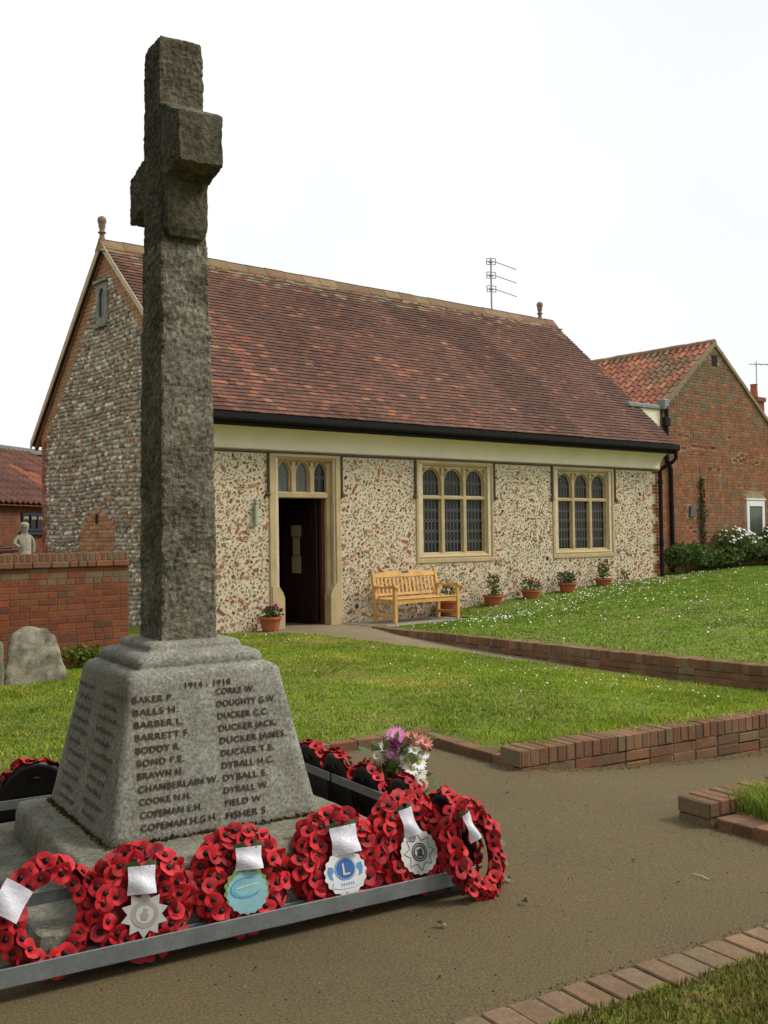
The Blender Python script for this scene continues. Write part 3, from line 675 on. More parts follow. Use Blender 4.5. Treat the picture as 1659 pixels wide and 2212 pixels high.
while x < CX1+.06:
    L = .44; b = min(x+L-.012, CX1+.08); o = random.uniform(-.006, .006)
    pr = [(RY-.17, RZ-.14+o), (RY-.17, RZ-.115+o), (RY-.03, RZ+.045+o), (RY+.03, RZ+.045+o), (RY+.17, RZ-.115+o), (RY+.17, RZ-.14+o)]
    mb.prism(pr[::-1], 'x', x, b, jit(random.choice(RC), .1)); mb.prism([(RY-.165, RZ-.135), (RY-.03, RZ+.035), (RY+.03, RZ+.035), (RY+.165, RZ-.135)][::-1], 'x', b, b+.012, lin(190,176,150))
    mb.tube([(x, RY, RZ+.045+o), (b, RY, RZ+.045+o)], .030, 8, jit(lin(88,58,52), .1))
    x += L
x = CX0-.17
while x < CX1+.05:                                     # broken mortar bedding under the ridge
    L = random.uniform(.1, .4); mb.box((x, RY-.225, RZ-.205), (x+L, RY-.15, RZ-.16+random.uniform(-.02, .01)), jit(lin(160,146,112), .2)); x += L+random.uniform(0, .15)
mb.build('ridge_tiles', M['tile'], TR)
for x in (CX0-.06, 19.75):
    mb = MB(); mb.lathe([(.07, -.06), (.06, .02), (.046, .06), (.044, .12), (.072, .13), (.076, .145), (.048, .16), (.046, .19), (.062, .24), (.066, .27), (.058, .285), (.072, .31), (.082, .355), (.072, .40), (.04, .43), (0, .44)], (x, RY, RZ+.04), 18)
    mb.build('finial', M['finial'], TR, smooth=True)
# ---- gutter, fascia board, downpipe
mb = MB(); mb.prism([(13.99, EZ-.015), (13.99, EZ-.20), (14.03, EZ-.20), (14.03, EZ-.015)], 'x', CX0-.08, CX1+.05); mb.build('fascia_board', M['black'], ch)
mb = MB(); pr = [(13.985, EZ-.02), (13.985, EZ-.13)]+[(13.93-.055*math.sin(t), EZ-.085-.055*math.cos(t)) for t in np.linspace(0, math.pi*.5, 5)]+[(13.872, EZ-.005), (13.885, EZ-.005), (13.89, EZ-.05), (13.97, EZ-.05), (13.97, EZ-.02)]
mb.prism(pr, 'x', CX0-.13, CX1+.12)
for x in np.arange(CX0+1.1, CX1, 1.83): mb.prism([(p[0]*1.0-.004, p[1]-.004) for p in pr[1:8]], 'x', x, x+.06)
mb.build('gutter', M['black'], ch)
mb = MB(); mb.tube([(CX1+.03, 13.93, EZ-.13), (CX1+.03, 13.93, EZ-.30), (CX1-.0, 14.0, EZ-.38), (CX1-.10, 14.22, EZ-.52), (CX1-.10, 14.27, EZ-.60), (CX1-.10, 14.27, .72), (CX1-.10, 14.27, .35)], .046, 12)
for z in (2.6, 1.2, .7): mb.tube([(CX1-.10, 14.27, z), (CX1-.10, 14.27, z+.09)], .058, 12)
mb.build('downpipe', M['black'], ch)

# ---- mullioned windows
def leading(mb, x0, x1, z0, z1, y, cell_w, cell_h, top=None, wt=.008):
    """lead came lattice: long hexagon quarries"""
    nx = max(2, round((x1-x0)/cell_w)); cw = (x1-x0)/nx
    def ztop(x): return min(z1, top(x)) if top else z1
    def bar(a, b):
        (ax, az), (bx, bz) = a, b
        for p in ((ax, az), (bx, bz)):
            if p[1] > ztop(p[0])+.001: return
        d = Vector((bx-ax, bz-az)); L = d.length
        if L < 1e-4: return
        d /= L; q = Vector((-d.y, d.x))*wt/2
        mb.add([(ax-q.x, y, az-q.y), (bx-q.x, y, bz-q.y), (bx+q.x, y, bz+q.y), (ax+q.x, y, az+q.y)], [(0, 1, 2, 3)])
    nz_ = max(1, round((z1-z0)/cell_h)); chh = (z1-z0)/nz_; s = chh*.14
    for j in range(nz_):
        za, zb = z0+j*chh, z0+(j+1)*chh
        for i in range(nx+1):
            x = x0+i*cw
            if 0 < i < nx:
                zt = min(zb-s, ztop(x)); 
                if zt > za+s: bar((x, za+s), (x, zt))
            if i < nx and j > 0:
                bar((x, za+s if i else za+s), (x+cw*.5, za-.0+s*.0)); bar((x+cw*.5, za), (x+cw, za+s))
                bar((x, za-s), (x+cw*.5, za)); bar((x+cw*.5, za), (x+cw, za-s))
def win(idx, o, x0, pitch, wl, low, s1, apx, zspr, zsill2, lowz, dep, label=None):
    """o: outer stone rectangle; three lights"""
    f = MB(); fx0, fz0, fx1, fz1 = o; yF = CY0-.025
    lights = [(x0+i*pitch, x0+i*pitch+wl) for i in range(3)]
    ix0, ix1 = x0-.10, x0+2*pitch+wl+.10; zb = lowz if low else fz0
    def ring(a, m_, y, d, bev):
        outer = rect(*a); hole = rect(*m_); V, F = plate(outer, [hole], d, bev); f.add([(x, yy+y, z) for x, yy, z in V], F)
    izb = (lowz-.06)
    if low:
        ring((fx0, fz0, fx1, fz1-.02), (ix0-.055, izb-.045, ix1+.055, apx+.10), yF, .05, .008)
        ring((fx0+.02, fz0+.02, fx1-.02, fz1-.03), (ix0-.02, izb-.02, ix1+.02, apx+.07), yF+.042, .05, .012)
        f.prism([(CY0+.07, lowz-.005), (CY0-.02, lowz-.075), (CY0+.07, lowz-.085)][::-1], 'x', ix0-.03, ix1+.03)
    front_holes = []; back_holes = []
    xs0, xs1 = lights[0][0], lights[-1][1]
    for a, b in lights:
        front_holes.append(arch(a-.022, b+.022, zsill2-.012, zspr-.01, apx+.03, 8)); back_holes.append(arch(a, b, zsill2, zspr, apx, 8))
        mid = (a+b)/2; c = arch(a-.022, b+.022, zsill2, zspr-.01, apx+.03, 8)
        L_ = [p for p in c[2:] if p[0] <= mid+1e-6]; R__ = [p for p in c[2:] if p[0] >= mid-1e-6]
        tz = apx+.05; g = .026
        xl = a-.022-.012; xr = b+.022+.012
        R2 = sorted(R__, key=lambda p: p[1]); R2 = [p for p in R2 if zspr+.07 < p[1] < apx-.005]
        if len(R2) > 2:
            front_holes.append([(xr, R2[0][1]+.03)]+[(xr, tz-.005)]+[(p[0]+g*.6, min(p[1]+g, tz-.005)) for p in reversed(R2)])
            L2 = [(2*mid-p[0], p[1]) for p in R2]
            front_holes.append([(xl, L2[0][1]+.03)]+[(p[0]-g*.6, min(p[1]+g, tz-.005)) for p in L2]+[(xl, tz-.005)])
        if low:
            front_holes.append(rect(a-.018, lowz, b+.018, s1+.004)); back_holes.append(rect(a, lowz+.012, b, s1))
    bz = lowz-.05 if low else s1+.0
    yT = CY0+dep
    for holes, y, d, bv in ((front_holes, yT-.05, .05, .012), (back_holes, yT-.006, .06, .008)):
        V, F = plate(rect(ix0-.01, bz, ix1+.01, apx+.085), holes, d, bv); f.add([(x, yy+y, z) for x, yy, z in V], F)
    fr = f.build('window_frame' if low else 'transom_light', M['limestone'], ch)
    for i, (a, b) in enumerate(lights):
        top = lambda x, a=a, b=b: zspr+math.sqrt(max(0, 1-(abs(x-(a+b)/2)/((b-a)/2))**1.6))*(apx-zspr)*.98
        for (z0, z1, tp) in ([(zsill2, apx, top)]+([(lowz+.012, s1, None)] if low else [])):
            p = MB(); p.box((a-.01, yT+.022, z0-.01), (b+.01, yT+.028, z1+.01))
            pane = p.build('pane', M['glassgreen'] if (not low and i < 2) else M['glass'], fr)
            l = MB(); leading(l, a, b, z0, z1, yT+.017, .086 if low else .12, .20 if low else .25, tp, .011); l.build('leading', M['leadline'], fr)
    # drip mould ends
    for xx in (fx0-.03, fx1+.005):
        d = MB(); d.bbox((xx, CY0-.05, 2.24), (xx+.035, CY0+.01, 2.89), .008); d.bbox((xx-.035 if xx < x0 else xx+.0, CY0-.07, 2.185), (xx+.035 if xx < x0 else xx+.075, CY0+.01, 2.245), .012)
        d.build('drip_mould', M['string'], ch)
    return fr
win(1, FR[1], 12.90, .5725, .445, True, 2.175, 2.735, 2.50, 2.255, 1.175, .095)
win(2, FR[2], 16.67, .563, .435, True, 2.175, 2.735, 2.50, 2.255, 1.175, .095)
win(0, (9.47, 2.17, 10.94, 2.93), 9.725, .378, .235, False, 2.165, 2.765, 2.57, 2.275, 2.17, .13)
# door surround
f = MB(); yF = CY0-.03
V, F = plate([(9.47, -.3), (9.47, 2.9), (10.94, 2.9), (10.94, -.3)], [rect(9.60, -.29, 10.83, 2.84)], .06, .01); f.add([(x, y+yF, z) for x, y, z in V], F)
V, F = plate([(9.49, -.3), (9.49, 2.89), (10.92, 2.89), (10.92, -.3)], [rect(9.645, -.29, 10.79, 2.80)], .07, .015); f.add([(x, y+yF+.05, z) for x, y, z in V], F)
V, F = plate([(9.50, -.3), (9.50, 2.88), (10.91, 2.88), (10.91, -.3)], [rect(9.71, -.29, 10.715, 2.77)], .25, .012); f.add([(x, y+yF+.115, z) for x, y, z in V], F)
for s, xo, xi in ((1, 9.50, 9.74), (-1, 10.91, 10.685)):      # stop blocks at the foot
    poly = [(xo, -.3), (xi, -.3), (xi, .50), (xi-s*.035, .60), (xi-s*.11, .70), (xo, .70)]
    f.prism(poly if s > 0 else poly[::-1], 'y', CY0-.045, CY0+.14)
f.box((9.72, CY0+.0, -.2), (10.70, CY0+.34, -.006))
f.bbox((9.70, CY0+.06, 2.165), (10.72, CY0+.24, 2.262), .015)
f.build('door_surround', M['limestone'], ch)
d = MB(); d.box((10.655, CY0+.16, 0), (10.712, CY0+.235, 2.165)); d.build('door_frame', M['redwood'], ch)
d = MB(); dm = Matrix.Translation((10.64, CY0+.25, .015)) @ Matrix.Rotation(R_(97), 4, 'Z')
d.bbox((0, 0, 0), (.93, .05, 2.14), .004, M=dm)
for (a, b, c, e2) in ((.10, .12, .44, .86), (.50, .12, .84, .86), (.10, .98, .84, 2.02)):
    for q in ((a, b, c, b+.03), (a, e2-.03, c, e2), (a, b+.031, a+.03, e2-.031), (c-.03, b+.031, c, e2-.031)): d.box((q[0], .051, q[1]), (q[2], .062, q[3]), M=dm)
door = d.build('door', M['darkwood'], ch)
for (a, b, c, e2) in ((.36, 1.50, .62, 1.70), (.40, 1.17, .58, 1.485), (.37, .86, .61, 1.16)):
    p = MB(); p.box((a, .063, b), (c, .066, e2), M=dm)
    p.build('notice', M['notice'], door)
h = MB(); h.tube([dm @ Vector((.86, .05, 1.0)), dm @ Vector((.86, .10, 1.0)), dm @ Vector((.76, .10, 1.0))], .011, 8); h.build('handle', M['black'], door)


# wall light beside the door
t = thing('wall_light', 'slim pale green tube light fixed upright on the flint wall', 'lamp', (9.20, CY0, 1.68))
b = MB(); b.bbox((9.165, CY0-.075, 1.70), (9.235, CY0-.016, 2.04), .018); b.build('lamp_cover', M['lampgreen'], t)
b = MB(); b.bbox((9.17, CY0-.07, 2.041), (9.23, CY0-.01, 2.075), .01); b.tube([(9.2, CY0-.04, 2.075), (9.2, CY0-.02, 2.13), (9.2, CY0+.01, 2.14)], .012, 8); b.build('lamp_cap', M['lead'], t)

# ---- television aerial behind the ridge
t = thing('tv_aerial', 'tall thin television aerial with three side arms behind the ridge', 'aerial', (18.25, 18.0, 6.1))
b = MB(); b.tube([(18.25, 18.0, 6.1), (18.25, 18.0, 8.33)], .022, 8); b.build('mast', M['alu'], t)
for z in (8.24, 7.90, 7.56):
    b = MB(); b.tube([(18.14, 18.05, z), (18.36, 17.95, z), (18.85, 17.71, z-.16)], .013, 6)
    b.tube([(18.15, 18.05, z-.07), (18.15, 18.05, z+.08)], .012, 6); b.tube([(18.36, 17.95, z-.07), (18.36, 17.95, z+.08)], .012, 6)
    b.tube([(18.15, 18.05, z+.08), (18.36, 17.95, z+.08)], .01, 6); b.tube([(18.15, 18.05, z-.07), (18.36, 17.95, z-.07)], .01, 6)
    b.bbox((18.21, 17.96, z-.03), (18.29, 18.04, z+.03), .008)
    b.build('aerial_arm', M['alu'], t)

_ = [o for o in bpy.data.objects if o.name == 'tv_aerial'][0]; _.location.x += .24

# ------------------------------------------------------------------ brick house on the right
HY = 14.9; HX0, HXA, HZA, HZE = 21.12, 23.3, 6.27, 4.55
hs = thing('brick_house', 'weathered red brick house gable with pantiled roof beside the flint hall', 'house', (23.3, HY, 0))
zl = lambda x: HZE+(x-HX0)*(HZA-HZE)/(HXA-HX0) if x < HXA else HZA-(x-HXA)*(HZA-4.45)/(25.75-HXA)
mb = MB(); poly = [(20.28, -.3), (29, -.3), (29, 3.2), (27.4, zl(27.4)-.06), (HXA, HZA-.06), (HX0, HZE-.06), (HX0-.05, 3.9), (20.28, 3.75)]
mb.prism(poly, 'y', HY, HY+.3, lin(158, 130, 100, 1.05))
HP = [lin(146, 96, 66), lin(140, 90, 62), lin(150, 98, 66), lin(132, 88, 64), lin(144, 92, 62), lin(148, 106, 78)]
HG = [lin(122, 106, 84), lin(112, 98, 78), lin(128, 108, 86)]
HR = [lin(150, 70, 46), lin(140, 66, 48)]
def hpal(u, v):
    e = min(1, max(0, (v-3.4)/1.6)); e2 = max(0, 1-abs((zl(u)-v))/1.0)
    t = float(vnoise(np.array(u), np.array(v), .9, 5))
    if random.random() < (.18+.75*e2*e+.35*e)*(t+.25): return jit(random.choice(HG), .14)
    if float(vnoise(np.array(u), np.array(v), .6, 15)) > .62 and random.random() < .5: return jit(lin(156, 96, 58), .12)
    return jit(random.choice(HP), .11)
holes = [(23.18, 5.68, 23.42, 5.96), (22.08, 1.86, 22.30, 2.14), (24.62, 1.0, 25.52, 2.52)]
pits = [(21.75, 3.86), (21.9, 3.55), (22.3, 3.62), (22.45, 3.62), (22.62, 3.60), (22.80, 3.60), (22.55, 3.42), (22.7, 3.42), (23.1, 3.60), (23.22, 3.60), (24.3, 3.40), (24.45, 3.32), (24.15, 3.32), (25.0, 3.25), (23.0, 3.06), (23.4, 3.06), (22.15, 1.6), (22.3, 1.5), (22.25, 1.25), (23.05, 1.3), (23.9, 3.9), (22.05, 3.85), (25.2, 3.3), (24.5, 3.46), (24.62, 3.36)]
def hin(u, v):
    if v > zl(u)-.11: return False
    if u < HX0 and v > 3.72: return False
    for (a, b, c, d_) in holes:
        if a-.02 < u < c+.02 and b-.02 < v < d_+.02: return False
    for (a, b) in pits:
        if abs(u-a) < .10 and abs(v-b) < .05: return False
    return True
bricks(mb, (0, HY, 0), (1,0,0), (0,0,1), (0,-1,0), 20.3, 27.5, .1, 6.3, hin, hpal, proud=.010)
for (a, b) in pits:
    mb.box((a-.1+random.uniform(0,.05), HY-.004, b-.035), (a+.09, HY+.01, b+.035), jit(lin(104, 52, 38), .25))
mb.build('wall', M['brick'], hs)
# verge coping of mortar along the gable
mb = MB()
for (xa, xb) in ((HX0-.02, HXA), (HXA, 27.4)):
    n = 14
    for i in range(n):
        a = xa+(xb-xa)*i/n; b = xa+(xb-xa)*(i+1)/n; z1 = zl(a); z2 = zl(b); th = .085
        mb.prism([(a, z1-.08), (b, z2-.08), (b, z2+.03), (a, z1+.03)], 'y', HY-.05-random.uniform(0,.012), HY+.10, jit(lin(136,120,96), .1))
mb.build('verge', M['wall'], hs)
# pantiles on the slope that faces the hall
mb = MB(); sx, sz = HXA-HX0, HZA-HZE; L = math.hypot(sx, sz); ux, uz = -sx/L, -sz/L; nx_, nz2 = -sz/L*-1*-1, sx/L
PT = [lin(158, 100, 76), lin(150, 94, 72), lin(164, 110, 86), lin(138, 92, 72), lin(128, 104, 80), lin(118, 96, 74)]
rows_ = 10; ga = (L+.1)/rows_; S = 9
for k in range(rows_):
    for j in range(22):
        y0 = HY+.02+j*.20+(k % 1)*.1
        lich = float(vnoise(np.array(j*.2), np.array(k*.3), 1.4, 33))
        c = jit(random.choice(PT[4:] if lich+random.uniform(-.2,.2) > .60 else PT[:4]), .2); V = []
        for e2, (s, h) in enumerate(((k*ga, .02), ((k+1.12)*ga, .05), ((k+1.12)*ga, .03))):
            for i in range(S):
                t = i/(S-1); hh = h+.046*math.sin(2*math.pi*t)+random.uniform(-.002, .002)
                V.append((HXA+ux*s-nz2*0-(sz/L)*hh, y0+t*.215, HZA+uz*s+(sx/L)*hh))
        F = []
        for e2 in range(2):
            for i in range(S-1): F.append((e2*S+i, e2*S+i+1, (e2+1)*S+i+1, (e2+1)*S+i))
        mb.add(V, F, c)
rf = mb.build('roof', M['tile'], hs)
mb = MB(); mb.prism([(HX0-.12, HZE-.12), (HXA, HZA-.05), (27.3, zl(27.3)-.05), (27.3, zl(27.3)-.2), (HXA, HZA-.2), (HX0-.1, HZE-.2)][::-1], 'y', HY+.11, HY+4.6, lin(120,80,62)); mb.build('roof_slab', M['tile'], hs)
mb = MB(); y = HY-.03
while y < HY+4.5:
    mb.tube([(HXA, y, HZA+.0), (HXA, y+.43, HZA+random.uniform(-.012,.012))], .10, 10, jit(lin(134,104,82), .12)); y += .44
mb.build('ridge_tiles', M['tile'], rf)
mb = MB(); mb.prism([(27.4, zl(27.4)-.1), (29.5, 3.0), (29.5, 2.9), (27.4, zl(27.4)-.2)][::-1], 'y', HY-.1, HY+4.5, lin(140,90,66)); mb.build('lean_to_roof', M['tile'], hs)
mb = MB(); mb.box((23.18, HY-.012, 5.68), (23.42, HY-.002, 5.96)); mb.build('vent', M['black'], hs)
mb = MB(); mb.bbox((22.08, HY-.05, 1.86), (22.30, HY-.011, 2.14), .008); mb.build('vent', M['slate'], hs)
mb = MB()
for q in ((24.64, 1.0, 24.76, 2.30), (25.38, 1.0, 25.50, 2.30), (24.765, 2.14, 25.375, 2.30), (24.765, 1.0, 25.375, 1.1)): mb.bbox((q[0], HY-.03, q[1]), (q[2], HY+.02, q[3]), .008)
mb.bbox((24.60, HY-.05, 2.305), (25.54, HY+.01, 2.345), .008)
wf = mb.build('window', M['white'], hs)
mb = MB(); mb.box((24.755, HY-.006, 1.09), (25.385, HY-.002, 2.15)); mb.build('pane', M['glassgreen'], wf)
mb = MB(); mb.prism([(24.62, 2.35), (25.52, 2.35), (25.52, 2.42), (25.3, 2.49), (25.07, 2.51), (24.84, 2.49), (24.62, 2.42)], 'y', HY-.02, HY+.01, lin(150,134,106)); mb.build('window_head', M['wall'], hs)
# lead flashing, rendered cheek, hopper and second downpipe in the corner between the two roofs
mb = MB(); mb.prism([(19.9, 4.42), (21.0, 4.42), (21.0, 3.70)], 'y', HY+.02, HY+.06); mb.build('rendered_cheek', M['render'], hs)
mb = MB(); mb.bbox((19.75, HY-.03, 4.42), (21.08, HY+.25, 4.53), .02); mb.bbox((21.0, HY-.12, 4.42), (21.2, HY+.1, 4.68), .03)
mb.prism([(19.84, 4.43), (19.94, 4.43), (21.03, 3.62), (21.0, 3.55)][::-1], 'y', HY-.005, HY+.05); mb.build('lead_flashing', M['lead'], hs)
mb = MB(); mb.bbox((21.02, HY-.13, 4.02), (21.22, HY-.012, 4.24), .015); mb.tube([(21.12, HY-.08, 4.5), (21.12, HY-.08, 4.2)], .05, 10); mb.tube([(21.12, HY-.07, 4.05), (21.12, HY-.07, 3.45)], .05, 10)
mb.tube([(21.12, HY-.065, 3.46), (21.14, HY-.065, 3.2), (21.28, HY-.065, 3.0), (21.30, HY-.065, .5)], .05, 10); mb.build('downpipe', M['black'], hs)

# ---- far house with chimney showing past the gable
t = thing('distant_house', 'distant red tiled house with a brick chimney at the right edge', 'house', (36.6, 21.5, 0))
mb = MB(); mb.box((34.6, 20.9, -.4), (44, 26, 4.4), lin(140,86,60)); mb.build('wall', M['brick'], t)
mb = MB(); mb.prism([(20.6, 4.4), (23.4, 5.75), (26.3, 4.4)], 'x', 34.9, 44.2, lin(160,90,62)); mb.build('roof', M['tile'], t)
mb = MB(); mb.box((34.25, 20.2, -.4), (34.75, 20.7, 6.15), lin(138,80,56)); mb.box((34.2, 20.15, 6.152), (34.8, 20.75, 6.3), lin(120,78,60)); c = mb.build('chimney', M['brick'], t)
mb = MB(); mb.lathe([(.14, 0), (.12, .45), (.14, .5), (.1, .5)], (34.5, 20.45, 6.3), 12); mb.build('chimney_pot', M['terra'], c)
mb = MB(); mb.tube([(34.95, 20.6, 5.9), (34.95, 20.6, 7.7)], .02, 6); mb.tube([(34.7, 20.75, 7.6), (35.8, 20.1, 7.6)], .018, 6)
for k in range(5): mb.tube([(34.95+k*.2, 20.45-k*.12, 7.6), (35.1+k*.2, 20.75-k*.12, 7.6)], .012, 5)
tag(mb.build('tv_aerial', M['alu'], base=(34.95, 20.6, 5.9)), 'small television aerial beside the distant chimney at the right edge', 'aerial')

# ------------------------------------------------------------------ planting
def foliage(mb, n, pt, size, pal, flat=.0, rnd=None):
    rnd = rnd or random
    for _ in range(n):
        p = Vector(pt()); a = rnd.uniform(0, 2*math.pi); el = rnd.uniform(-.3, 1.2); s = size*rnd.uniform(.6, 1.35)
        d = Vector((math.cos(a)*math.cos(el), math.sin(a)*math.cos(el), math.sin(el)))
        q = d.cross(Vector((rnd.gauss(0, 1), rnd.gauss(0, 1), rnd.gauss(0, 1)+.3))).normalized()*s*.42
        nrm = d.cross(q).normalized()*s*.14
        mb.add([p, p+d*s*.5+q+nrm, p+d*s, p+d*s*.5-q+nrm], [(0, 1, 2), (0, 2, 3)], jit(rnd.choice(pal), .3, .1))
GL = [(.085, .135, .028), (.12, .17, .035), (.06, .11, .03), (.15, .20, .045), (.10, .15, .045)]
def stems(mb, base, n, h, spread):
    for _ in range(n):
        a = random.uniform(0, 6.28); r = random.uniform(.2, 1)*spread
        mb.tube([base, (base[0]+r*.4*math.cos(a), base[1]+r*.4*math.sin(a), base[2]+h*.5), (base[0]+r*math.cos(a), base[1]+r*math.sin(a), base[2]+h*random.uniform(.75, 1))], [.008, .006, .003], 5)
def shrub(cx, cy, rx, ry, h, n, label, cat='shrub', flowers=0, pal=GL, fl_z=.55, group=None, name='shrub', leaf=.085):
    zb = float(raised_h(np.array(cx), np.array(cy)))-.03 if cx > 12 else float(lawn_h(np.array(cx), np.array(cy)))-.02
    t = thing(name, label, cat, (cx, cy, zb), group=group); lob = [(random.uniform(-.7, .7)*rx, random.uniform(-.6, .6)*ry, random.uniform(.35, .75)*h, random.uniform(.4, .65)) for _ in range(9)]
    def pt():
        while True:
            L = random.choice(lob); v = Vector((random.gauss(0, 1), random.gauss(0, 1), random.gauss(0, 1))).normalized()*random.uniform(.45, 1)**.5
            p = (cx+L[0]+v.x*rx*L[3], cy+L[1]+v.y*ry*L[3], zb+max(.02, L[2]+v.z*h*.42*L[3]*1.3))
            if p[2] < zb+h and p[1] < HY-.03 or cx < 12: return p
    b = MB(); foliage(b, n, pt, leaf, pal); b.build('foliage', M['leaf'], t)
    b = MB(); stems(b, (cx, cy, zb), 9, h*.8, rx*.6); b.build('stems', M['bark'], t)
    if flowers:
        rest = MB()
        for fi in range(flowers):
            b = MB() if fi < 100 else rest
            p = Vector(pt())
            while p.z < zb+h*fl_z: p = Vector(pt())
            p += Vector((0, -.06, random.uniform(.03, .14))); r = random.uniform(.022, .036); a0 = random.uniform(0, 1)
            nv = Vector((random.gauss(0, .35)-.1, -.7+random.gauss(0, .3), .9)).normalized(); q = nv.cross(Vector((1, 0, 0))).normalized(); q2 = nv.cross(q)
            b.add([p+(q*math.cos(k*.785+a0)+q2*math.sin(k*.785+a0))*r for k in range(8)], [tuple(range(8))], (.8, .8, .76))
            b.add([p+nv*.006+(q*math.cos(k*1.05)+q2*math.sin(k*1.05))*r*.33 for k in range(6)], [tuple(range(6))], (.55, .38, .04))
            if fi < 100: b.build('flower_head', M['flower'], t)
        if rest.n: rest.build('flower_heads', M['flower'], t)['kind'] = 'stuff'
    return t
GD = [(.065, .115, .032), (.085, .145, .035), (.11, .175, .048), (.06, .10, .034)]
shrub(21.15, 14.35, .7, .35, .75, 2600, 'dark low shrub in the corner by the black downpipe', pal=GD+GL[:2])
shrub(22.5, 14.35, .9, .4, .62, 2600, 'low yellowish green shrub below the grey wall vent', pal=GL+[(.12, .14, .03)])
shrub(23.7, 14.35, .95, .45, .95, 3400, 'white flowered daisy bush in the middle of the border', flowers=170, pal=GL)
shrub(25.2, 14.3, .9, .45, 1.1, 3400, 'tall daisy bush with white flowers under the white framed window', flowers=110, pal=GD+GL, fl_z=.7)
shrub(24.7, 13.95, .8, .3, .5, 1800, 'dark green leafy plant along the front of the border', pal=GD)
shrub(26.7, 14.2, .9, .5, 1.2, 2600, 'leafy green bush at the right end of the border', pal=GL, flowers=20)
shrub(5.15, 11.62, .34, .16, .26, 700, 'small yellow green plant at the foot of the garden wall', pal=[(.14, .17, .02), (.19, .20, .03), (.09, .13, .02)], leaf=.05)
# climbing ivy on the house wall
t = thing('ivy', 'thin column of ivy climbing the brick gable', 'ivy', (22.6, HY-.02, .5))
b = MB()
def ip():
    z = random.uniform(.5, 2.8); wd = .05+.14*((2.95-z)/2.4)*(.5+float(vnoise(np.array(z), np.array(0.), 4, 3)))
    return (22.58+(2.95-z)*.02+random.gauss(0, wd*.6), HY-.02-random.uniform(0, .07), z)
foliage(b, 620, ip, .06, [(.09, .11, .035), (.06, .085, .025), (.13, .125, .05), (.10, .09, .04)]); b.build('foliage', M['leaf'], t)
b = MB(); b.tube([(22.63, HY-.018, .4), (22.6, HY-.02, 1.6), (22.57, HY-.02, 2.9), (22.56, HY-.018, 3.2)], [.02, .015, .008, .004], 6); b.build('stem', M['bark'], t)

# ---- trees added out of view to shade the memorial's left side and near tarmac
def tree(name, label, cx, cy, h, rad, n, seed):
    rt_ = random.Random(seed); t = thing(name, label, 'tree', (cx, cy, 0)); b = MB()
    b.tube([(cx, cy, -.1), (cx+.05, cy, 1.2), (cx-.05, cy+.1, h*.5), (cx, cy, h*.85)], [.30, .22, .15, .04], 10)
    tips = []
    for k in range(14):
        a = k*2.4+rt_.uniform(-.3, .3); z0 = h*(.16+.045*k); q = rad*rt_.uniform(.55, .95); z1 = z0+rt_.uniform(.4, 1.6)
        p1 = (cx+q*.5*math.cos(a), cy+q*.5*math.sin(a), z0+.5*(z1-z0)+.2); p2 = (cx+q*math.cos(a), cy+q*math.sin(a), z1)
        b.tube([(cx, cy, z0), p1, p2], [.09, .055, .015], 6); tips += [p1, p2, p2]
    b.build('trunk', M['bark'], t)
    cl = [(p[0]+rt_.gauss(0, .4), p[1]+rt_.gauss(0, .4), p[2]+rt_.uniform(-.2, .5), rt_.uniform(.6, 1.25)) for p in tips]+[(cx+rt_.gauss(0, .6), cy+rt_.gauss(0, .6), h*.9, 1.0) for _ in range(4)]
    def pt():
        c = rt_.choice(cl); v = Vector((rt_.gauss(0, 1), rt_.gauss(0, 1), rt_.gauss(0, .75))).normalized()*c[3]*rt_.random()**.4
        return (c[0]+v.x, c[1]+v.y, c[2]+v.z)
    b = MB(); foliage(b, n, pt, .27, GD+GL, rnd=rt_); b.build('crown', M['leaf'], t)
tree('added_shade_tree', 'broad leafy tree added out of view left of the memorial for its shade', -2.3, 6.4, 8.5, 3.2, 12000, 5)
tree('added_shade_tree', 'leafy tree added out of view left of the brick edging for its shade', -3.1, 2.7, 7.5, 2.5, 9000, 8)
tree('added_shade_tree', 'leafy tree added out of view behind the foreground grass verge for its shade', -1.3, -3.4, 7.5, 2.5, 9000, 12)
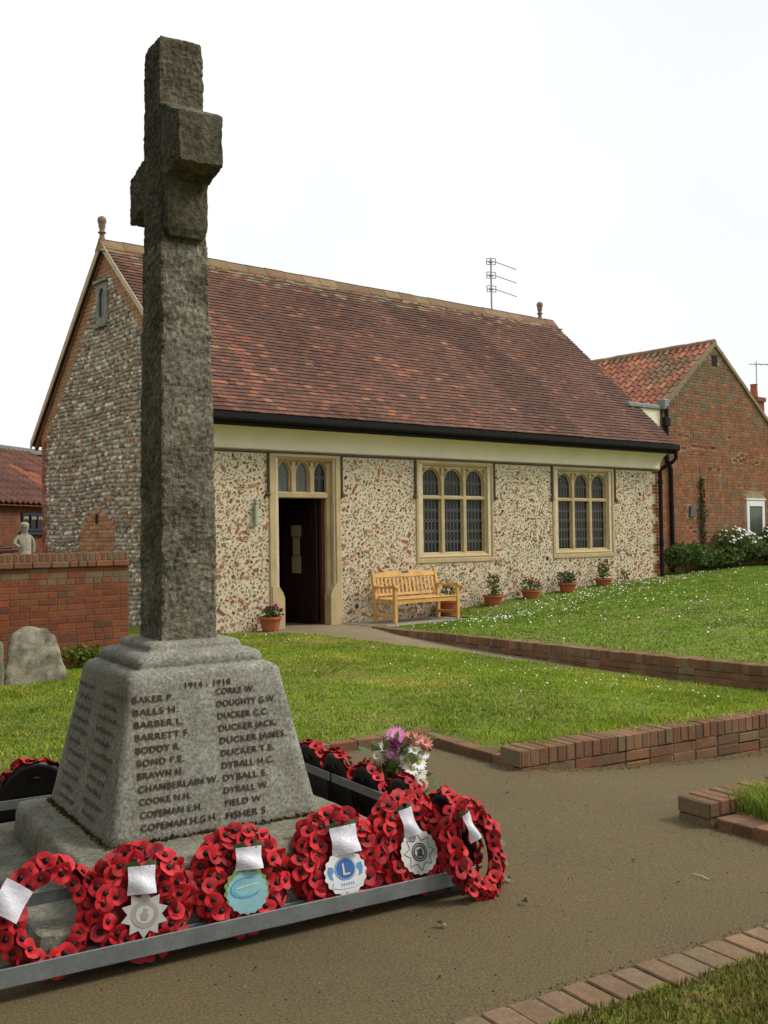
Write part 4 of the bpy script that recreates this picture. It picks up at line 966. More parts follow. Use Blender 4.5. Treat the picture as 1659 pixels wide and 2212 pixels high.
# ---- flower pots
RED = [(.50, .02, .025), (.42, .015, .03)]; MAG = [(.20, .012, .07), (.13, .01, .05)]; PK = [(.42, .05, .14), (.30, .03, .09)]
def pot(cx, cy, zb, rad, h, label, fh, fcol, nfl, leafpal=GL, green=160, tall=False):
    t = thing('flower_pot', label, 'flower pot', (cx, cy, zb), group='terracotta flower pots along the flint wall')
    b = MB(); b.lathe([(rad*.66, 0), (rad*.70, .015), (rad*.9, h*.78), (rad*.9, h*.8), (rad, h*.8), (rad*1.02, h*.86), (rad*1.01, h), (rad*.93, h), (rad*.9, h*.85)], (cx, cy, zb), 24)
    b.add([(cx, cy, zb)]+[(cx+rad*.66*math.cos(k*.2618), cy+rad*.66*math.sin(k*.2618), zb) for k in range(24)], [(0, (k+1) % 24+1, k+1) for k in range(24)])
    b.build('pot', M['terra'], t, smooth=False)
    b = MB(); b.lathe([(rad*.9, h*.86), (rad*.5, h*.9), (0.001, h*.91)], (cx, cy, zb), 16); b.build('soil', M['soil'], t)
    zt = zb+h*.9
    def pt():
        a = random.uniform(0, 6.28); q = math.sqrt(random.random())*rad*(1.05 if not tall else .8); z = random.uniform(0, 1)
        return (cx+q*math.cos(a)*(1-.4*z*tall), cy+q*math.sin(a)*.8, zt+z*fh*(.75 if not tall else .9))
    b = MB(); foliage(b, green, pt, .055, leafpal); b.build('foliage', M['leaf'], t)
    b = MB(); stems(b, (cx, cy, zt), 7, fh*.85, rad*.8); b.build('stems', M['bark'], t)
    for _ in range(nfl):
        b = MB(); p = Vector(pt()); p.z = zt+fh*random.uniform(.55, 1.0); p.y -= .03; r = random.uniform(.022, .04); c = random.choice(fcol)
        for ring in range(3):
            nv = Vector((random.gauss(0, .5), -.7, .6+random.gauss(0, .3))).normalized(); q = nv.cross(Vector((1, 0, 0))).normalized(); q2 = nv.cross(q)
            b.add([p+nv*ring*.008+(q*math.cos(k*.63)+q2*math.sin(k*.63))*r*(1-.25*ring)*(.8+.2*(k % 2)) for k in range(10)]+[p+nv*(ring*.008-.008)], [(k, (k+1) % 10, 10) for k in range(10)], jit(c, .2))
        b.build('bloom', M['flower'], t)
pot(9.27, 14.05, .005, .185, .24, 'terracotta pot of dark magenta petunias by the doorway', .20, MAG, 14)
pot(13.22, 14.10, .015, .20, .30, 'terracotta pot half hidden behind the right end of the bench', .34, [(.25, .06, .10)], 5, green=120, tall=True)
pot(14.36, 14.06, .13, .20, .22, 'terracotta pot with a tall plant and red flowers, first right of the bench', .42, RED, 6, green=170, tall=True)
pot(15.42, 14.06, .20, .20, .20, 'terracotta pot with pink flowers between two taller pots on the lawn', .28, PK, 10)
pot(16.52, 14.06, .28, .195, .22, 'terracotta pot of feathery grey green plant with hardly any flowers', .28, [(.6, .55, .45)], 2, leafpal=[(.10, .13, .05), (.14, .16, .07), (.08, .11, .05)], green=260)
pot(17.68, 14.06, .36, .19, .18, 'terracotta pot with red rose, farthest right along the wall', .44, RED, 5, green=150, tall=True)
t = thing('rose_plant', 'small dark red rose growing against the wall past the pots', 'plant', (18.6, 14.2, .42))
b = MB(); foliage(b, 40, lambda: (18.6+random.gauss(0, .1), 14.2+random.uniform(-.08, .08), .45+random.uniform(0, .22)), .05, [(.12, .08, .04), (.07, .08, .03)]); b.build('foliage', M['leaf'], t)
b = MB(); stems(b, (18.6, 14.2, .42), 5, .28, .12); b.build('stems', M['bark'], t)

# ------------------------------------------------------------------ bench
t = thing('wooden_bench', 'golden wooden garden bench with slatted back against the flint wall', 'bench', (11.42, 13.5, .012), local=True)
t.rotation_euler.z = R_(1.5)
BW = 1.56
def bp(name, boxes, bev=.006, parent=t):
    b = MB()
    for q in boxes: b.bbox(q[0], q[1], bev, M=q[2] if len(q) > 2 else None)
    return b.build(name, M['wood'], parent)
rake = Matrix.Translation((0, .52, .40)) @ Matrix.Rotation(R_(-11), 4, 'X')
for x in (0, BW-.065):
    bp('front_leg', [((x, .0, 0), (x+.065, .065, .60))])
    bp('back_leg', [((x, .50, 0), (x+.065, .565, .42)), ((x+.0005, -.02, .0), (x+.0645, .035, .50), rake)])
    b = MB()
    pr = [(-.03, .60), (.02, .600), (.30, .585), (.54, .60), (.54, .635), (.30, .622), (.10, .645), (.0, .65), (-.03, .63)]
    b.prism(pr[::-1], 'x', x-.008, x+.073); b.build('armrest', M['wood'], t)
    bp('side_rail', [((x+.012, .066, .33), (x+.053, .499, .40)), ((x+.015, .066, .10), (x+.05, .499, .15))])
b = MB(); ax = [.066+(BW-.132)*i/14 for i in range(15)]
pr = [(.066, .40)]+[(BW-.066, .40)]+[(BW-.066, .315)]+[(xx, .335-.02*abs((xx-BW/2)/(BW/2))**3+(.0)) for xx in ax[::-1][1:-1]]+[(.066, .315)]
b.prism(pr[::-1], 'y', .018, .047); b.build('apron', M['wood'], t)
for k in range(5): bp('seat_slat', [((.01 if k else .067, .005+k*.098, .403-(.012 if 0 < k < 4 else 0)), (BW-.01 if k else BW-.067, .092+k*.098, .425-(.012 if 0 < k < 4 else 0)))])
b = MB(); xs = np.linspace(.066, BW-.066, 15)
pr = [(float(x), .44+.045*(1-((x-BW/2)/(BW/2))**2)) for x in xs]+[(float(x), .375) for x in xs[::-1]]
b.prism(pr, 'y', -.012, .024); 
b.V = [tuple(rake @ Vector(v)) for v in b.V]; tr = b.build('top_rail', M['wood'], t)
b = MB(); b.bbox((BW/2-.085, -.0155, .435), (BW/2+.085, -.0125, .478), .001, M=rake); pq = b.build('plaque', M['slate'], tr)
b = MB(); b.lathe([(.012, 0), (.012, .001), (0, .001)], (0, 0, 0), 12); b.V = [tuple(rake @ (Matrix.Translation((BW/2-.06, -.0162, .457)) @ Matrix.Rotation(R_(90), 4, 'X') @ Vector(v))) for v in b.V]; b.build('plaque_badge', M['notice'], pq)
bp('lower_back_rail', [((.066, -.01, .045), (BW-.066, .022, .095), rake)])
for k in range(15):
    x = .105+k*(BW-.21-.045)/14; bp('back_slat', [((x, -.002, .096), (x+.045, .014, .374), rake)], .003)

# ------------------------------------------------------------------ garden wall, statue, gravestones, house on the left
GWY, GWX = 11.86, 5.76
t = thing('garden_wall', 'old red brick garden wall with a brick coping on the left', 'wall', (3.5, GWY, 0))
mb = MB(); mb.box((-6, GWY, -.3), (GWX, GWY+.22, 1.19), lin(128, 98, 76, 1.1))
WP = [lin(128, 66, 42), lin(134, 68, 42), lin(122, 62, 40), lin(126, 72, 46), lin(118, 62, 44), lin(136, 72, 45)]
def wpal(u, v):
    if v > 1.0 and random.random() < .35: return jit(lin(120, 96, 74), .15)
    if random.random() < .04: return jit(lin(100, 62, 52), .12)
    return jit(random.choice(WP), .10)
bricks(mb, (0, GWY, 0), (1,0,0), (0,0,1), (0,-1,0), -3, GWX, -.06, 1.19, lambda u, v: True, wpal, headers=1.2, proud=.006)
mb.build('wall', M['brick'], t)
mb = MB(); x = -6
while x < GWX+.02:
    b = min(x+random.choice((.22, .22, .11)), GWX+.03); mb.bbox((x, GWY-.045, 1.192+random.uniform(0, .003)), (b-.008, GWY+.27, 1.262), .008, jit(random.choice([lin(122, 84, 64), lin(134, 84, 60), lin(112, 92, 72)]), .15)); x = b
x = -6
while x < GWX:
    b = min(x+.076, GWX); mb.bbox((x, GWY-.005, 1.263), (b-.007, GWY+.225, 1.363+random.uniform(-.004, .004)), .012, jit(random.choice([lin(126, 82, 60), lin(118, 82, 62), lin(134, 82, 58), lin(108, 88, 68)]), .13)); x = b
mb.box((-6, GWY+.0, 1.264), (GWX-.01, GWY+.22, 1.35), lin(130,110,84))
mb.build('coping', M['brick'], t)

def skin_figure(name, joints, edges, parent, mat, base):
    me = bpy.data.meshes.new('tmp'); me.from_pydata([j[:3] for j in joints], edges, [])
    ob = bpy.data.objects.new('tmp', me); COL.objects.link(ob)
    ob.modifiers.new('skin', 'SKIN').use_smooth_shade = True
    for i, sv in enumerate(me.skin_vertices[0].data): sv.radius = (joints[i][3], joints[i][4]); sv.use_root = (i == 0)
    ob.modifiers.new('sub', 'SUBSURF').levels = 2
    dg = bpy.context.evaluated_depsgraph_get(); m2 = bpy.data.meshes.new_from_object(ob.evaluated_get(dg), depsgraph=dg)
    V = np.array([tuple(v.co) for v in m2.vertices])+np.array(base); F = [tuple(p.vertices) for p in m2.polygons]
    bpy.data.objects.remove(ob)
    return mk(name, V, F, None, mat, parent, smooth=True)
t = thing('garden_statue', 'pale stone statue of a child standing behind the garden wall', 'statue', (4.74, 12.55, .0))
b = MB(); b.bbox((4.60, 12.41, -.1), (4.88, 12.69, .95), .02); b.bbox((4.57, 12.38, .951), (4.91, 12.72, 1.03), .015); b.build('plinth', M['stonefig'], t)
J = [(0, 0, .30, .076, .062), (0, 0, .40, .068, .054), (.004, -.005, .50, .082, .058), (.0, -.002, .565, .026, .026), (-.004, -.012, .625, .046, .050), (-.004, -.014, .665, .042, .046),
     (-.085, 0, .525, .027, .027), (-.135, -.01, .45, .022, .022), (-.075, -.055, .405, .018, .018), (.085, .0, .522, .027, .027), (.115, .0, .43, .022, .022), (.10, -.01, .33, .018, .018),
     (-.04, 0, .22, .045, .045), (-.042, -.008, .11, .032, .032), (-.042, 0, .02, .026, .026), (-.045, -.05, .012, .018, .014), (.042, 0, .22, .045, .045), (.05, -.02, .11, .032, .032), (.05, -.01, .02, .026, .026), (.055, -.06, .012, .018, .014)]
Ed = [(0,1),(1,2),(2,3),(3,4),(4,5),(2,6),(6,7),(7,8),(2,9),(9,10),(10,11),(0,12),(12,13),(13,14),(14,15),(0,16),(16,17),(17,18),(18,19)]
bd = skin_figure('body', J, Ed, t, M['stonefig'], (4.74, 12.55, 1.03))
b = MB()
for (x, y, z, r) in ((-.022, -.060, .650, .007), (.014, -.060, .650, .007), (-.004, -.066, .635, .008), (-.05, -.012, .64, .011), (.042, -.012, .64, .011)):
    b.lathe([(0.0005, -r), (r*.8, -r*.6), (r, 0), (r*.8, r*.6), (0.0005, r)], (4.74+x, 12.55+y, 1.03+z), 8)
b.build('face', M['stonefig'], bd)
b = MB(); b.lathe([(.050, .0), (.056, .02), (.05, .04), (.03, .055), (0.001, .06)], (4.736, 12.54, 1.03+.652), 14); b.build('hair', M['stonefig'], bd, smooth=True)
b = MB(); b.lathe([(.062, .36), (.07, .33), (.085, .28), (.10, .20), (.098, .19), (.05, .2)], (4.74, 12.55, 1.03), 14); b.build('drape', M['stonefig'], bd, smooth=True)

def headstone(cx, cy, wb, wt, h, th, lean, rz, label, mat, broken=0.):
    Mx = Matrix.Translation((cx, cy, float(lawn_h(np.array(cx), np.array(cy)))-.03)) @ Matrix.Rotation(rz, 4, 'Z') @ Matrix.Rotation(lean, 4, 'X')
    n, k = 26, 22; b = MB(); V = []; idx = {}
    def outline(v):            # half width at height fraction
        return (wb+(wt-wb)*v)/2
    for side in (0, 1):
        for j in range(k+1):
            v = j/k
            for i in range(n+1):
                u = i/n*2-1; x = u*outline(v); top = h*(1-.10*abs(u)**2.2-.06*max(0, u-.55)-.02*math.sin(u*5)-(.07 if u > .72 else 0))
                z = v*top; nzv = mnoise.noise(Vector((x*7+cx, z*7, side*3)))*.018
                edge = 1-max(abs(u)**8, v**10)*.6
                V.append(Mx @ Vector((x+mnoise.noise(Vector((z*9, cx, u)))*.012, (-th/2*edge-nzv) if side == 0 else (th/2*edge+nzv), z)))
    o = (n+1)*(k+1); F = []
    for j in range(k):
        for i in range(n):
            a = j*(n+1)+i; F.append((a, a+1, a+n+2, a+n+1)); F.append((o+a, o+a+n+1, o+a+n+2, o+a+1))
    for j in range(k):
        a = j*(n+1); F.append((a, a+n+1, o+a+n+1, o+a)); a += n; F.append((a, o+a, o+a+n+1, a+n+1))
    for i in range(n): a = k*(n+1)+i; F.append((a, a+1, o+a+1, o+a))
    b.add(V, F)
    return tag(b.build('gravestone', mat, base=(cx, cy, 0), smooth=True), label, 'gravestone')
headstone(4.16, 10.72, .68, .46, .62, .10, R_(-14), R_(-6), 'broad leaning lichen covered gravestone in front of the brick wall', M['grave'])
headstone(3.70, 10.80, .30, .28, .56, .10, R_(-6), R_(-20), 'narrow mossy gravestone partly cut by the left edge', M['grave2'])

# ---- house and lean-to behind the garden wall on the left
hd = R_(36); BX, BY = 10.9, 27.4
t = thing('background_house', 'red brick house with dark tiled roof far behind the garden wall', 'house', (BX, BY, 0), rz=hd, local=True)
mb = MB(); mb.box((-9, 0, -.4), (5, 5.4, 2.42), lin(140, 80, 58))
bricks(mb, (0, 0, 0), (1,0,0), (0,0,1), (0,-1,0), -4.5, 3, 1.1, 2.45, lambda u, v: not (-1.16 < u < .1 and 1.74 < v < 2.25), lambda u, v: jit(lin(124, 76, 58), .12))
mb.build('wall', M['brick'], t)
mb = MB(); S = 5; rows_ = 9
for k in range(rows_):
    for j in range(34):
        x = -5+j*.24; c = jit(lin(146,84,62) if vnoise(np.array(x), np.array(k*.5), 1.3, 44) > .80 else random.choice([lin(100,66,54), lin(92,61,52), lin(108,72,58)]), .12); V = []
        for (s, h) in ((k, .05), (k+1.1, .02), ):
            for i in range(S):
                tt = i/(S-1); q = s/rows_; V.append((x+tt*.25, -.22+q*2.75, 2.44+q*1.75+h*1.8+.03*math.sin(6.28*tt)))
        V += [(v[0], v[1], v[2]-.05) for v in V[:S]]
        mb.add(V, [(i, i+1, S+i+1, S+i) for i in range(S-1)]+[(2*S+i, 2*S+i+1, i+1, i) for i in range(S-1)], c)
mb.prism([(-.2, 2.40), (2.6, 4.16), (5.4, 2.42)], 'x', -9, 5.1, lin(118,72,58))
mb.build('roof', M['tile'], t)
mb = MB(); mb.box((-9, 2.45, 4.15), (5.1, 2.72, 4.30)); mb.build('ridge', M['lead'], t)
mb = MB()
for q in ((-1.10, 1.76, -.03, 1.82), (-1.10, 2.17, -.03, 2.23), (-1.10, 1.821, -1.04, 2.169), (-.72, 1.821, -.68, 2.169), (-.41, 1.821, -.36, 2.169), (-.09, 1.821, -.03, 2.169)): mb.box((q[0], -.05, q[1]), (q[2], -.012, q[3]), (.03, .04, .08))
mb.box((-1.2, -.10, 1.66), (.05, -.012, 1.735), lin(150,140,120)); wf = mb.build('window', material('dark_blue_paint', (.02, .028, .06), .5), t)
mb = MB(); mb.box((-1.09, -.018, 1.77), (-.04, -.014, 2.22)); mb.build('pane', M['glass'], wf)
mb = MB()
for a in (-1.03, -.67, -.35): mb.add([(a, -.022, 2.165), (a+.25, -.022, 2.165), (a+.25, -.022, 2.08), (a+.19, -.022, 2.055), (a+.125, -.022, 2.08), (a+.06, -.022, 2.055), (a, -.022, 2.08)], [tuple(range(6, -1, -1))])
mb.build('curtain', M['notice'], wf)
t2 = thing('slate_roofed_house', 'grey slate roof with a small chimney behind the red tiled house', 'house', (BX, BY, 0), rz=hd, local=True)
mb = MB(); mb.box((-14, 6.2, -.4), (6, 10.5, 3.3), lin(120,84,66)); mb.build('wall', M['brick'], t2)
mb = MB(); mb.prism([(6.0, 3.2), (8.3, 5.05), (10.6, 3.2)], 'x', -14, 6.2); mb.build('roof', M['slate'], t2)
mb = MB(); mb.box((-3.1, 8.0, 4.3), (-2.55, 8.6, 5.6), lin(90,60,54)); mb.lathe([(.16, 0), (.12, .35), (.15, .4)], (-2.83, 8.3, 5.6), 10, lin(90,56,50)); mb.build('chimney', M['brick'], t2)
t3 = thing('lean_to_shed', 'low tiled lean-to roof just behind the garden wall', 'shed', (7.2, 20.5, 0), rz=hd, local=True)
mb = MB(); mb.box((-5, .3, -.4), (.6, 3.2, 1.30), lin(130,76,56)); mb.build('wall', M['brick'], t3)
mb = MB()
for k in range(9):
    for j in range(26):
        x = -5+j*.23; q0, q1 = k/9, (k+1.12)/9; c = jit(random.choice([lin(112,72,58), lin(126,84,66), lin(104,82,66)]), .14)
        mb.add([(x, .1+q0*1.9, 1.28+q0*.42+.04), (x+.22, .1+q0*1.9, 1.28+q0*.42+.05), (x+.22, .1+q1*1.9, 1.28+q1*.42+.015), (x, .1+q1*1.9, 1.28+q1*.42+.01), (x, .1+q0*1.9, 1.28+q0*.42), (x+.22, .1+q0*1.9, 1.28+q0*.42)], [(0,1,2,3), (4,5,1,0)], c)
mb.prism([(.1, 1.27), (2.1, 1.69), (3.3, 1.27)], 'x', -5, .75, lin(112,72,58)); mb.build('roof', M['tile'], t3)

M['greenleaf'] = material('green_leaf', (.13, .17, .10), .6, .2, 60)
# ------------------------------------------------------------------ war memorial (local frame: names face -y)
wm = thing('war_memorial', 'rough granite cross war memorial on a tapered pedestal carved with names', 'memorial', (*OM, 0), rz=AM, local=True)
def ringed(prof, per=14, amp=.0, fs=6., seed=0, corner=.0, cap=(True, True), axis='z', amp2=0., chip=0.):
    """stack of rounded square rings (pos, half-x, half-y), displaced like hewn stone"""
    V = []; n = per*4; sv = Vector((seed*3.1, seed*1.7, 0))
    for (z, hx, hy) in prof:
        for q in range(4):
            for i in range(per):
                u = -1+2*i/per
                p = [(u, -1), (1, u), (-u, 1), (-1, -u)][q]
                rx, ry = p[0]*hx, p[1]*hy
                e = max(0, min(abs(p[0]), abs(p[1]))-(1-corner))/max(corner, 1e-3) if corner else 0
                f = 1-.29*corner*e*e
                rx *= f; ry *= f
                P = Vector((rx, ry, z)); nr = Vector((p[0] if abs(p[0]) > .99 else 0, p[1] if abs(p[1]) > .99 else 0, 0))
                nr = nr.normalized() if nr.length else nr
                if amp:
                    dd = mnoise.noise(P*fs+sv)*amp+mnoise.noise(P*fs*3.3+sv)*amp*.55+(mnoise.noise(P*fs*9+sv)*amp2 if amp2 else 0)
                    if chip and e > .2: dd -= chip*max(0, mnoise.noise(P*9+sv*2)+.25)
                    P = P+nr*dd+Vector((0, 0, mnoise.noise(P*fs*2+sv+Vector((5, 5, 5)))*amp*.4))
                V.append(P)
    F = []
    for j in range(len(prof)-1):
        for i in range(n): F.append((j*n+i, j*n+(i+1) % n, (j+1)*n+(i+1) % n, (j+1)*n+i))
    for side, on in enumerate(cap):
        if on:
            base = 0 if side == 0 else (len(prof)-1)*n; c = sum((V[base+i] for i in range(n)), Vector())/n; V.append(c); ci = len(V)-1
            for i in range(n): F.append((ci, base+(i+1) % n, base+i) if side == 0 else (ci, base+i, base+(i+1) % n))
    if axis == 'y': V = [Vector((v.x, v.z, v.y)) for v in V]; F = [f[::-1] for f in F]
    return V, F
def interp_prof(keys, n):
    zs = np.linspace(keys[0][0], keys[-1][0], n); a = np.array(keys)
    return [(float(z), float(np.interp(z, a[:, 0], a[:, 1])), float(np.interp(z, a[:, 0], a[:, 2]))) for z in zs]
def stonepart(name, V, F, mat, parent=wm, smooth=True, dx=0, dy=0):
    b = MB(); b.add([(v[0]+dx, v[1]+dy, v[2]) for v in V], F); return b.build(name, mat, parent, smooth=smooth)
V, F = ringed([(-.05, .80, .80), (.10, .80, .80), (.145, .795, .795), (.152, .785, .785)], 26, .012, 5, 3, .05, (False, True)); stonepart('lower_slab', V, F, M['slabstone'], dx=-.03, dy=-.04, smooth=False)
V, F = ringed([(.153, .625, .675), (.22, .625, .675), (.275, .622, .672), (.296, .612, .662), (.30, .59, .64), (.301, .3, .3)], 26, .012, 5, 4, .05, (False, True), chip=.03); stonepart('upper_slab', V, F, M['slabstone'], dy=-.125)
pp = [(.302, .467, .467), (.302+.004, .468, .468)]+[(.302+.63*t, .468-.125*t, .468-.125*t) for t in np.linspace(.05, 1, 12)]
pp += [(.940, .338, .338), (.952, .330, .330), (.962, .317, .317), (.968, .300, .300), (.968, .283, .283), (.978, .286, .286), (.995, .286, .286), (1.008, .280, .280), (1.020, .266, .266), (1.028, .246, .246), (1.031, .224, .224), (1.036, .214, .214), (1.048, .214, .214), (1.060, .208, .208), (1.068, .194, .194), (1.071, .17, .17), (1.0715, .05, .05)]
V, F = ringed(pp, 22, .0022, 14, 5, .035, (False, True), amp2=.0008); stonepart('pedestal', V, F, M['granite'], dy=-.0)
sp = interp_prof([(1.068, .134, .150), (1.10, .131, .148), (2.05, .124, .146), (2.80, .112, .130), (2.839, .111, .128)], 130)
V, F = ringed(sp, 20, .0075, 8, 1, .045, (False, True), amp2=.006, chip=.006); stonepart('shaft', V, F, M['rough_granite'], smooth=False)
b = MB()
hp_ = interp_prof([(2.836, .108, .126), (2.9, .108, .122), (3.6, .104, .108), (3.765, .101, .104), (3.78, .096, .098)], 80)
V, F = ringed(hp_, 20, .006, 9, 2, .03, (True, True), amp2=.0055, chip=.005); b.add(V, F)
for s in (-1, 1):
    ar = interp_prof([(-.06, .103, .116), (.25, .103, .112), (.332, .102, .111), (.340, .099, .107)], 40)
    ar = [(s*z, hx, hy) for z, hx, hy in ar]
    V, F = ringed(ar, 20, .0055, 9, 7+s, .03, (True, True), 'y', amp2=.0055, chip=.006)
    if s < 0: F = [f[::-1] for f in F]
    # arms stand at z 3.09..3.33, their upper face weathered up towards the shaft
    V = [Vector((v.x, v.y, 3.196-.165*v.y+v.z+(min(.15, max(0, .335-abs(v.y))*.65) if v.z > .02 and s < 0 else 0))) for v in V]
    b.add(V, F)
    if s > 0: continue
    co = interp_prof([(2.865, .082, .05), (2.90, .098, .065), (3.15, .10, .07)], 18)
    V, F = ringed(co, 9, .008, 8, 17+s, .2, (True, True), amp2=.003); b.add([Vector((v.x, v.y+s*.105, v.z)) for v in V], F)
b.build('cross_head', M['head_granite'], wm, smooth=False)
b = MB()
def mp():
    q = random.random()*2-1; sd_ = random.choice((0, 0, 3, 3, 1)); e = .470+abs(random.gauss(0, .006))
    return {0: (q*.465, -e, .303), 3: (-e, q*.465, .303), 1: (e, q*.465, .303)}[sd_]
foliage(b, 700, mp, .017, [(.13, .065, .02), (.10, .07, .025), (.16, .10, .03), (.06, .06, .02)]); b.build('moss', M['leaf'], wm)['kind'] = 'stuff'
# carved names
TH = math.atan2(.125, .63)
FM = Matrix.Translation((0, -.4695, .304)) @ Matrix.Rotation(R_(90)-TH, 4, 'X')
def inscribe(s, x, y, cap, name='inscribed_name', width=None):
    V, F = text_mesh(s, cap/.70)
    xs = [v[0] for v in V]; w0 = max(xs)-min(xs); k = (width/w0) if width else 1.0
    b = MB(); b.add([FM @ Vector((x+v[0]*k, y+v[1]+random.uniform(0, 0), v[2]+.0016)) for v in V], F); return b.build(name, M['letter'], wm)
left = ['BAKER P.', 'BALLS H.', 'BARBER L.', 'BARRETT F.', 'BODDY R.', 'BOND F.E.', 'BRAWN H.', 'CHAMBERLAIN W.', 'COOKE N.H.', 'COPEMAN E.H.', 'COPEMAN H.G.H']
lw = [.175, .19, .21, .235, .19, .20, .195, .345, .22, .265, .315]
right = ['CORKE W.', 'DOUGHTY G.W.', 'DUCKER C.C.', 'DUCKER JACK.', 'DUCKER JAMES.', 'DUCKER T.E.', 'DYBALL H.C.', 'DYBALL E.', 'DYBALL W.', 'FIELD W', 'FISHER S.']
rw = [.18, .275, .235, .27, .31, .245, .24, .205, .205, .165, .19]
for i, (s, w_) in enumerate(zip(left, lw)): inscribe(s, -.335, .551-.0508*i, .026, width=w_)
for i, (s, w_) in enumerate(zip(right, rw)): inscribe(s, .030, .555-.0516*i, .026, width=w_)
inscribe('1914 - 1918', -.11, .594, .024, 'inscribed_date', .205)
# worn, unreadable lettering on the side face
SMx = Matrix.Rotation(R_(-90), 4, 'Z') @ FM
rq = random.Random(3)
for i in range(11):
    for x0 in (-.33, .04):
        b = MB(); x = x0+rq.uniform(0, .02); xe = x0+rq.uniform(.18, .29); px = x; up_ = 0
        while x < xe:                                   # one broken, weathered run of cut strokes
            y = .551-.0508*i; hx = rq.uniform(.006, .013); ya = y+rq.uniform(0, .010); yb = y+rq.uniform(.016, .027)
            b.add([SMx @ Vector(p) for p in ((x, ya, .003), (x+hx, ya+rq.uniform(-.004, .004), .003), (x+hx, yb, .003), (x, yb+rq.uniform(-.004, .004), .003))], [(0, 1, 2, 3)])
            x += hx+rq.choice((.004, .006, .010))
        b.build('worn_inscription', M['smudge'], wm)

# ------------------------------------------------------------------ wreath rack
rk = thing('wreath_rack', 'grey galvanised steel rack railing around the memorial base', 'railing', (*OM, 0), rz=AM, local=True)
XR, YF, YB = .915, -.925, .77
def rail(name, lo, hi):
    b = MB(); b.bbox(lo, hi, .004); return b.build(name, M['steel'], rk)
rail('lower_rail', (-1.35, YF-.045, .055), (XR+.03, YF-.037, .118)); 
b = MB(); b.bbox((-1.35, YF-.036, .052), (XR+.03, YF+.05, .058), .002); b.bbox((-1.35, YF+.051, .055), (XR-.05, YF+.057, .095), .002); b.build('rail_tray', M['steel'], rk)
rail('upper_rail', (-1.35, YF+.15, .240), (XR-.05, YF+.158, .282)); rail('lower_rail', (XR+.035, YF-.03, .055), (XR+.043, YB, .118))
b = MB(); b.bbox((XR-.05, YF+.07, .052), (XR+.034, YB, .058), .002); b.bbox((XR-.058, YF+.07, .055), (XR-.051, YB, .118), .002); b.build('rail_tray', M['steel'], rk)
rail('upper_rail', (XR-.045, YF+.06, .262), (XR-.037, YB, .305)); rail('upper_rail', (-1.35, YB-.04, .215), (XR-.05, YB-.032, .26)); rail('lower_rail', (-1.35, YB+.06, .055), (XR, YB+.068, .118))
for x in (-1.3, -.35, .30): rail('post', (x, YF+.16, -.02), (x+.03, YF+.19, .275))
rail('post', (XR-.035, YF+.03, -.02), (XR+.015, YF+.055, .355))
for y in (.74,): rail('post', (XR-.075, y, -.02), (XR-.046, y+.03, .30))
for y in (-.47, .17):
    b = MB(); b.tube([(XR-.048, y, .31), (XR-.03, y, .31), (XR-.03, y, .255), (XR-.048, y, .255), (XR-.048, y, .31)], .003, 5); b.build('wire_tie', M['black'], rk)

# ------------------------------------------------------------------ poppy wreaths
def poppy_mesh(seed):
    r = random.Random(seed); n = 22; V = [(0, 0, 0)]; ph = r.uniform(0, 6); R0 = .0345
    for j, (f, h) in enumerate(((.38, .004), (.72, .009), (1.0, .0095))):
        for i in range(n):
            t = 2*math.pi*i/n; lob = 1+(.11*math.cos(2*t+ph)+.03*math.sin(5*t+ph)+.015*math.sin(9*t))*f
            z = h+.003*f*math.sin(3*t+ph)+.004*f*math.cos(2*t+ph)+r.uniform(-.0012, .0012)*f
            V.append((R0*f*lob*math.cos(t), R0*f*lob*math.sin(t), z))
    F = [(0, 1+i, 1+(i+1) % n) for i in range(n)]
    for j in range(2):
        for i in range(n): F.append((1+j*n+i, 1+(j+1)*n+i, 1+(j+1)*n+(i+1) % n, 1+j*n+(i+1) % n))
    me = bpy.data.meshes.new('poppy'); me.from_pydata(V, [], F); me.polygons.foreach_set('use_smooth', [True]*len(F))
    c = [(.52, .010, .016), (.42, .009, .014), (.58, .016, .024), (.33, .008, .015)][seed % 4]
    a = me.color_attributes.new('Col', 'FLOAT_COLOR', 'CORNER'); a.data.foreach_set('color', np.tile(np.array([*c, 1], dtype=np.float32), len(a.data)))
    me.materials.append(M['poppy']); return me
PM = [poppy_mesh(i) for i in range(8)]
b = MB(); b.lathe([(.0001, .013), (.006, .0125), (.0098, .0095), (.0107, .005), (.0096, .001)], n=12); tmp = b.build('poppy_centre', M['poppyc'], smooth=True); PCM = tmp.data; bpy.data.objects.remove(tmp)
def obj(name, me, parent, Mx):
    o = bpy.data.objects.new(name, me); COL.objects.link(o); o.parent = parent; o.matrix_local = Mx; return o
def place_poppy(root, P, Nv):
    z = Vector(Nv).normalized(); x = z.cross(Vector((random.gauss(0, 1), random.gauss(0, 1), random.gauss(0, 1)))).normalized(); y = z.cross(x); s = random.uniform(.9, 1.12)
    Mx = Matrix((x*s, y*s, z*s)).transposed().to_4x4(); Mx.translation = P
    p = obj('poppy', random.choice(PM), root, Mx); obj('poppy_centre', PCM, p, Matrix.Identity(4))
def scallop(r, n=22, d=.05, sx=1.0, sz=1.0):
    return [(r*sx*(1+d*math.cos(n*t))*math.cos(t), r*sz*(1+d*math.cos(n*t))*math.sin(t)) for t in np.linspace(0, 2*math.pi, n*5, endpoint=False)]
def flatpoly(b, poly, y, col, cx=0, cz=0, th=.001):
    b.prism([(cx+p[0], cz+p[1]) for p in poly], 'y', y, y+th, col)
